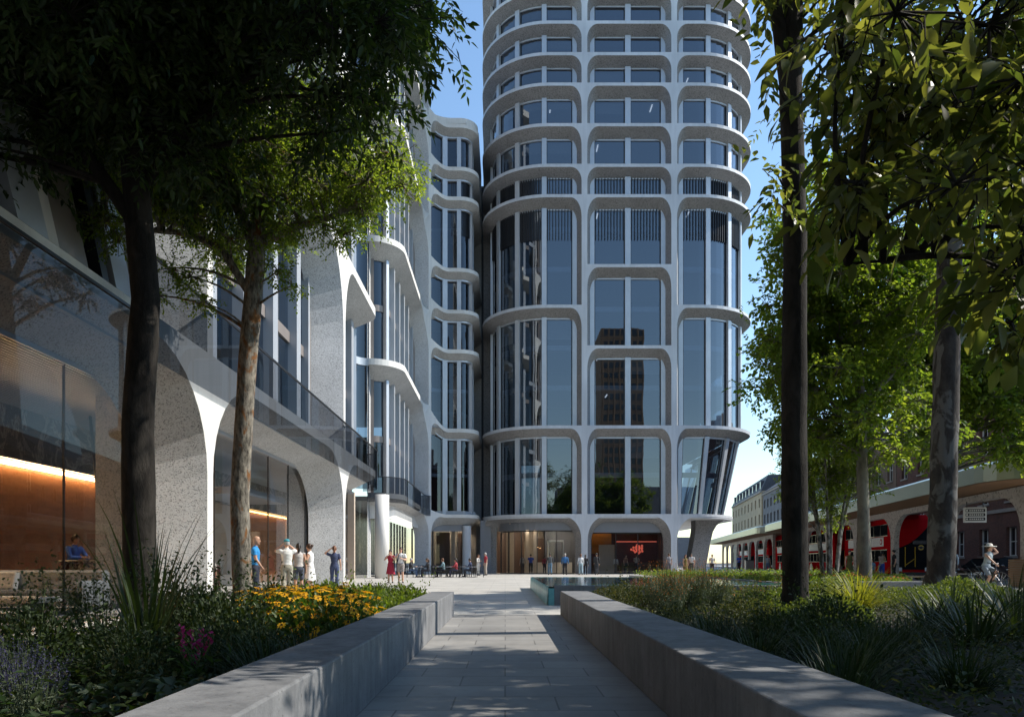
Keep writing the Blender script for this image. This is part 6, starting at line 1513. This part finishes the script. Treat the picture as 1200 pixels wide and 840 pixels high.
# left bed: golden daisies behind the wall
i = 0
ROWS = ['in the row next to the seat wall', 'in the second row from the seat wall', 'in the third row from the seat wall', 'in the row nearest the lichened trunk']
ORD = ['first', 'second', 'third', 'fourth', 'fifth']
for r_ in range(4):
    for c_ in range(4):
        x, y = -1.80-.45*r_+U(-.07,.07), 7.6+.62*c_+.45*r_+U(-.08,.08)
        put('rud', x, y, .0, U(1.12,1.34), f'golden daisy clump {ROWS[r_]}, {ORD[c_]} from the viewer')
for j, (x, y, s) in enumerate([(-1.8,10.8,1.1),(-2.5,11.6,1.25),(-1.8,12.2,1.15),(-2.6,13.2,1.4),(-1.9,14.2,1.3),(-2.7,14.7,1.2),(-2.2,15.4,1.05),(-3.3,13.0,1.5),(-3.6,14.4,1.3),(-3.0,16.2,1.1),(-2.9,17.4,1.0),(-3.9,16.6,1.1),(-4.4,15.2,1.2),(-3.6,18.4,.9)]):
    put('leafy', x, y, 0, s, f'sunlit leafy green shrub, {["first","second","third","fourth","fifth","sixth","seventh","eighth","ninth","tenth","eleventh","twelfth","thirteenth","last"][j]} behind the golden daisies going toward the tower')
put('yucca', -3.75, 7.6, 0, 1.15, 'tall spiky yucca in front of the black trunk')
for (x, y, s, lab) in ((-3.15,8.1,1.25,'dark sprig topped shrub between the yucca and the lichened trunk'),(-3.9,9.2,1.3,'dark shrub right behind the tall yucca'),(-2.6,7.0,1.0,'dark shrub beside the nearest golden daisies'),
                       (-4.6,7.0,1.1,'dark shrub on the lobby side of the tall yucca'),(-2.2,6.0,.8,'low dark shrub beside the magenta flower'),(-3.2,6.1,.95,'dark shrub in front of the tall yucca'),(-4.4,10.3,1.3,'dark shrub at the foot of the black trunk'),(-3.9,12.0,1.3,'dark shrub at the foot of the lichened trunk')):
    put('dark', x, y, 0, s, lab)
for (x, y, s, lab) in ((-4.7,8.4,1.15,'wispy shrub in front of the lobby sofa'),(-5.4,8.7,1.0,'wispy shrub at the lobby side of the bed'),(-5.2,7.4,.9,'wispy shrub at the left edge of the view'),(-4.3,9.6,1.3,'wispy sprigged shrub beside the black trunk')):
    put('wispy', x, y, 0, s, lab)
for j, (x, y) in enumerate([(-3.1,4.6),(-3.4,5.0),(-2.8,4.3)]):
    put('lav', x, y, .02, U(.8,.95), f'purple lavender clump in the dark near corner of the bed, {["one","two","three","four","five","six","seven","eight"][j]} of the drift'.replace('one of','nearest of').replace('clump in the dark near corner of the bed','clump in the near corner of the left bed'))
for j, (x, y, lab) in enumerate([(-2.3,5.0,'pale felted rosette of broad leaves below the magenta flower'),(-2.0,4.6,'pale felted rosette closest to the left seat wall'),(-2.55,4.9,'pale felted rosette beside the lavender')]): put('ros', x, y, .05, 1.0, lab)
put('mag', -2.45, 5.6, .0, 1.0, 'magenta flower spikes in the shaded bed')
for j, (x, y, lab) in enumerate([(-1.8,5.5,'fine arching grass against the left seat wall'),(-1.75,6.4,'fine arching grass just before the golden daisies'),(-2.6,6.4,'fine arching grass behind the magenta flower')]): put('fine', x, y, .05, 1.3, lab)
put('olive', -2.85, 5.6, 0, .8, 'yellowish olive shrub beside the lavender')
# right bed
for (x, y, s, lab) in ((2.05,14.0,1.0,'olive shrub at the far end of the right seat wall'),(2.6,14.6,1.15,'olive shrub in front of the pool corner'),(2.1,12.6,.9,'olive shrub behind the lit end of the right seat wall'),
                       (2.0,8.4,.8,'olive shrub against the middle of the right seat wall'),(3.2,9.6,.95,'bronze olive shrub before the feathery plants'),(3.6,14.9,1.2,'olive shrub before the water of the pool')):
    put('olive', x, y, .2, s, lab)
for j, (x, y, s) in enumerate([(2.55,11.4,1.1),(3.05,11.9,1.25),(2.8,12.6,1.2),(3.5,12.4,1.2),(2.35,10.6,.9)]):
    put('tall', x, y, .2, s, f'tall feathery grey green shrub with orange tips behind the right wall, {ORD[j]} of the drift')
for j, (x, y, s) in enumerate([(3.3,13.6,1.0),(4.2,14.2,1.1),(5.0,14.6,1.0),(5.9,15.2,1.1)]): put('orange', x, y, .2, s, f'orange flowering shrub behind the feathery plants, {ORD[j]} from the pool')
for (x, y, s, lab) in ((4.75,12.3,1.3,'round box shrub just right of the bare black trunk'),(3.75,10.9,.95,'small round box shrub touching the bare black trunk'),(6.9,12.6,1.25,'round box shrub right of the golden grass'),
                       (8.3,14.2,1.25,'round box shrub in front of the plane trunk'),(6.4,10.3,1.0,'round box shrub in front of the golden grass'),(9.4,15.0,1.3,'round box shrub behind the spiky grasses'),(6.9,15.6,1.3,'round box shrub before the far planter wall'),(10.3,15.8,1.3,'last round box shrub toward the cyclist'),
                       (7.9,17.4,1.4,'round box shrub close to the far planter wall'),(3.4,8.4,.9,'dark round box shrub in the shade before the black trunk'),(4.2,9.5,1.1,'round box shrub in front of the black trunk')):
    put('box', x, y, .15, s, lab, s*U(.72,1.0))
put('gold', 5.55, 11.4, .2, 1.15, 'bright golden arching grass clump')
for (x, y, s, lab) in ((4.55,7.0,.8,'dark spiky grass nearest the right seat wall'),(5.4,7.6,.95,'dark spiky grass, tallest of the right corner'),(6.2,8.4,.9,'dark spiky grass at the right edge, behind the tallest one'),(5.0,8.5,.7,'dark spiky grass between the box shrubs and the tallest one'),(5.9,9.6,.8,'dark spiky grass in front of the patchy plane trunk'),(7.6,11,.8,'dark spiky grass under the cyclist')):
    put('spiky', x, y, .2, s, lab)
for (x, y, s, lab) in ((2.5,6.6,.75,'dark shrub in the shade close to the right wall'),(3.2,7.2,.9,'dark shrub beside the spiky grasses'),(2.3,5.2,.6,'low dark shrub at the near end of the right bed')):
    put('dark', x, y, .2, s, lab)
for j, (x, y) in enumerate([(1.95,4.2),(2.2,4.7),(2.6,5.2),(2.9,5.8),(3.3,6.2),(1.95,5.6),(2.0,6.6),(3.7,6.6),(2.1,7.5),(2.9,4.6)]): put('fine', x, y, .2, 1.1, f'fine dark grass tuft beside the near right wall, {["first","second","third","fourth","fifth","sixth","seventh","eighth","ninth","tenth"][j]} outward')
# beyond: planters
for j, (x, y, s) in enumerate([(8.7,22.6,1.1),(9.5,22.9,1.2),(10.3,22.5,1.1),(11.1,23.0,1.2),(12.2,22.6,1.0),(9.2,24.4,1.2),(10.4,24.6,1.2),(12.6,25,1.2),(9.0,26.4,1.2),(10.6,26.8,1.3),(11.6,26.2,1.2),(13.4,27.4,1.2)]):
    put('redlow', x, y, .3, s, f'red flowered low plant in the far planter, number {j+1} counted from the pool'.replace(f'number {j+1} counted', f'{["first","second","third","fourth","fifth","sixth","seventh","eighth","ninth","tenth","eleventh","last"][j]} away'))
for j, (x, y, s, lab) in enumerate([(8.0,22.2,.8,'bright leafy shrub at the pool end of the far planter'),(11.9,24.2,.75,'bright leafy shrub at the foot of the slim maple'),(13.2,24.2,.75,'bright leafy shrub under the maple near the seat block'),(12.9,28.0,.8,'bright leafy shrub among the birch stems')]): put('leafy', x, y, .3, s, lab)
for j in range(11):
    x, y = 7.4+.95*j+U(-.2,.2), 32.4+U(-.3,.5); put('cover', x, y, .3, U(.7,1.05), f'low hedge shrub in the stone planter before the tower, {["first","second","third","fourth","fifth","sixth","seventh","eighth","ninth","tenth","last"][j]} from the pool')
put('cover', 6.0, 30.6, 0, 1.35, 'bright rounded shrub at the far corner of the pool'); put('cover', 4.9, 30.3, 0, .9, 'small rounded shrub at the far corner of the pool')
# ground cover between the plants: nobody could count it
def cover(name, label, pts_fn, n, ll, mats, h=.12):
    F = Fol(); p = pts_fn(n); p[:,2] += np.abs(G.normal(size=n))*h; V, Fc = leaf_arrays(p, sph(n)*P3(1,1,.4)+P3(0,0,.45), sph(n)*.5+P3(0,0,1), ll*G.uniform(.6,1.3,n), .45); mi = G.integers(0, len(mats), n)
    F.V.append(V); F.F.append(Fc); F.M.append(np.repeat(mi,2)); F.o = len(V); o = F.build(name, mats); return tag(o, label, 'ground cover', kind='stuff')
def quadpts(a, b_, c, d, z):
    a, b_, c, d = map(np.array, (a,b_,c,d))
    def f(n):
        u, v = G.uniform(size=(n,1)), G.uniform(size=(n,1)); q = (a*(1-u)+b_*u)*(1-v)+(d*(1-u)+c*u)*v; return np.concatenate([q, np.full((n,1), z)], 1)
    return f
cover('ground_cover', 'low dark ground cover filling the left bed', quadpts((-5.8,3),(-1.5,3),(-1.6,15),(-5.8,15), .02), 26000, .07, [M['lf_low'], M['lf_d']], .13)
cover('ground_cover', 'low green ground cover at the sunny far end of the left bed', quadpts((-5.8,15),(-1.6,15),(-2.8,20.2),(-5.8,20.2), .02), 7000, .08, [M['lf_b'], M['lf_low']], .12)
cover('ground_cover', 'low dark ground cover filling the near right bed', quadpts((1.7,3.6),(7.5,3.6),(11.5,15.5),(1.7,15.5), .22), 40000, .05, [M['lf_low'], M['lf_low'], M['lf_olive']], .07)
cover('ground_cover', 'low ground cover between the box shrubs and the far planter', quadpts((8,14),(13,16),(12.8,20.5),(4,16.2), .22), 8000, .08, [M['lf_low'], M['lf_low']], .07)
cover('ground_cover', 'low ground cover in the far flower planter', quadpts((8.3,21.95),(12.5,21.95),(14.4,29.8),(7.4,29.8), .3), 12000, .09, [M['lf_b'], M['lf_box']], .10)
cover('ground_cover', 'low ground cover in the stone planter before the tower', quadpts((7.1,31.6),(16.7,31.6),(18.3,40.2),(7.1,40.2), .34), 12000, .12, [M['lf_b'], M['lf_box']], .12)
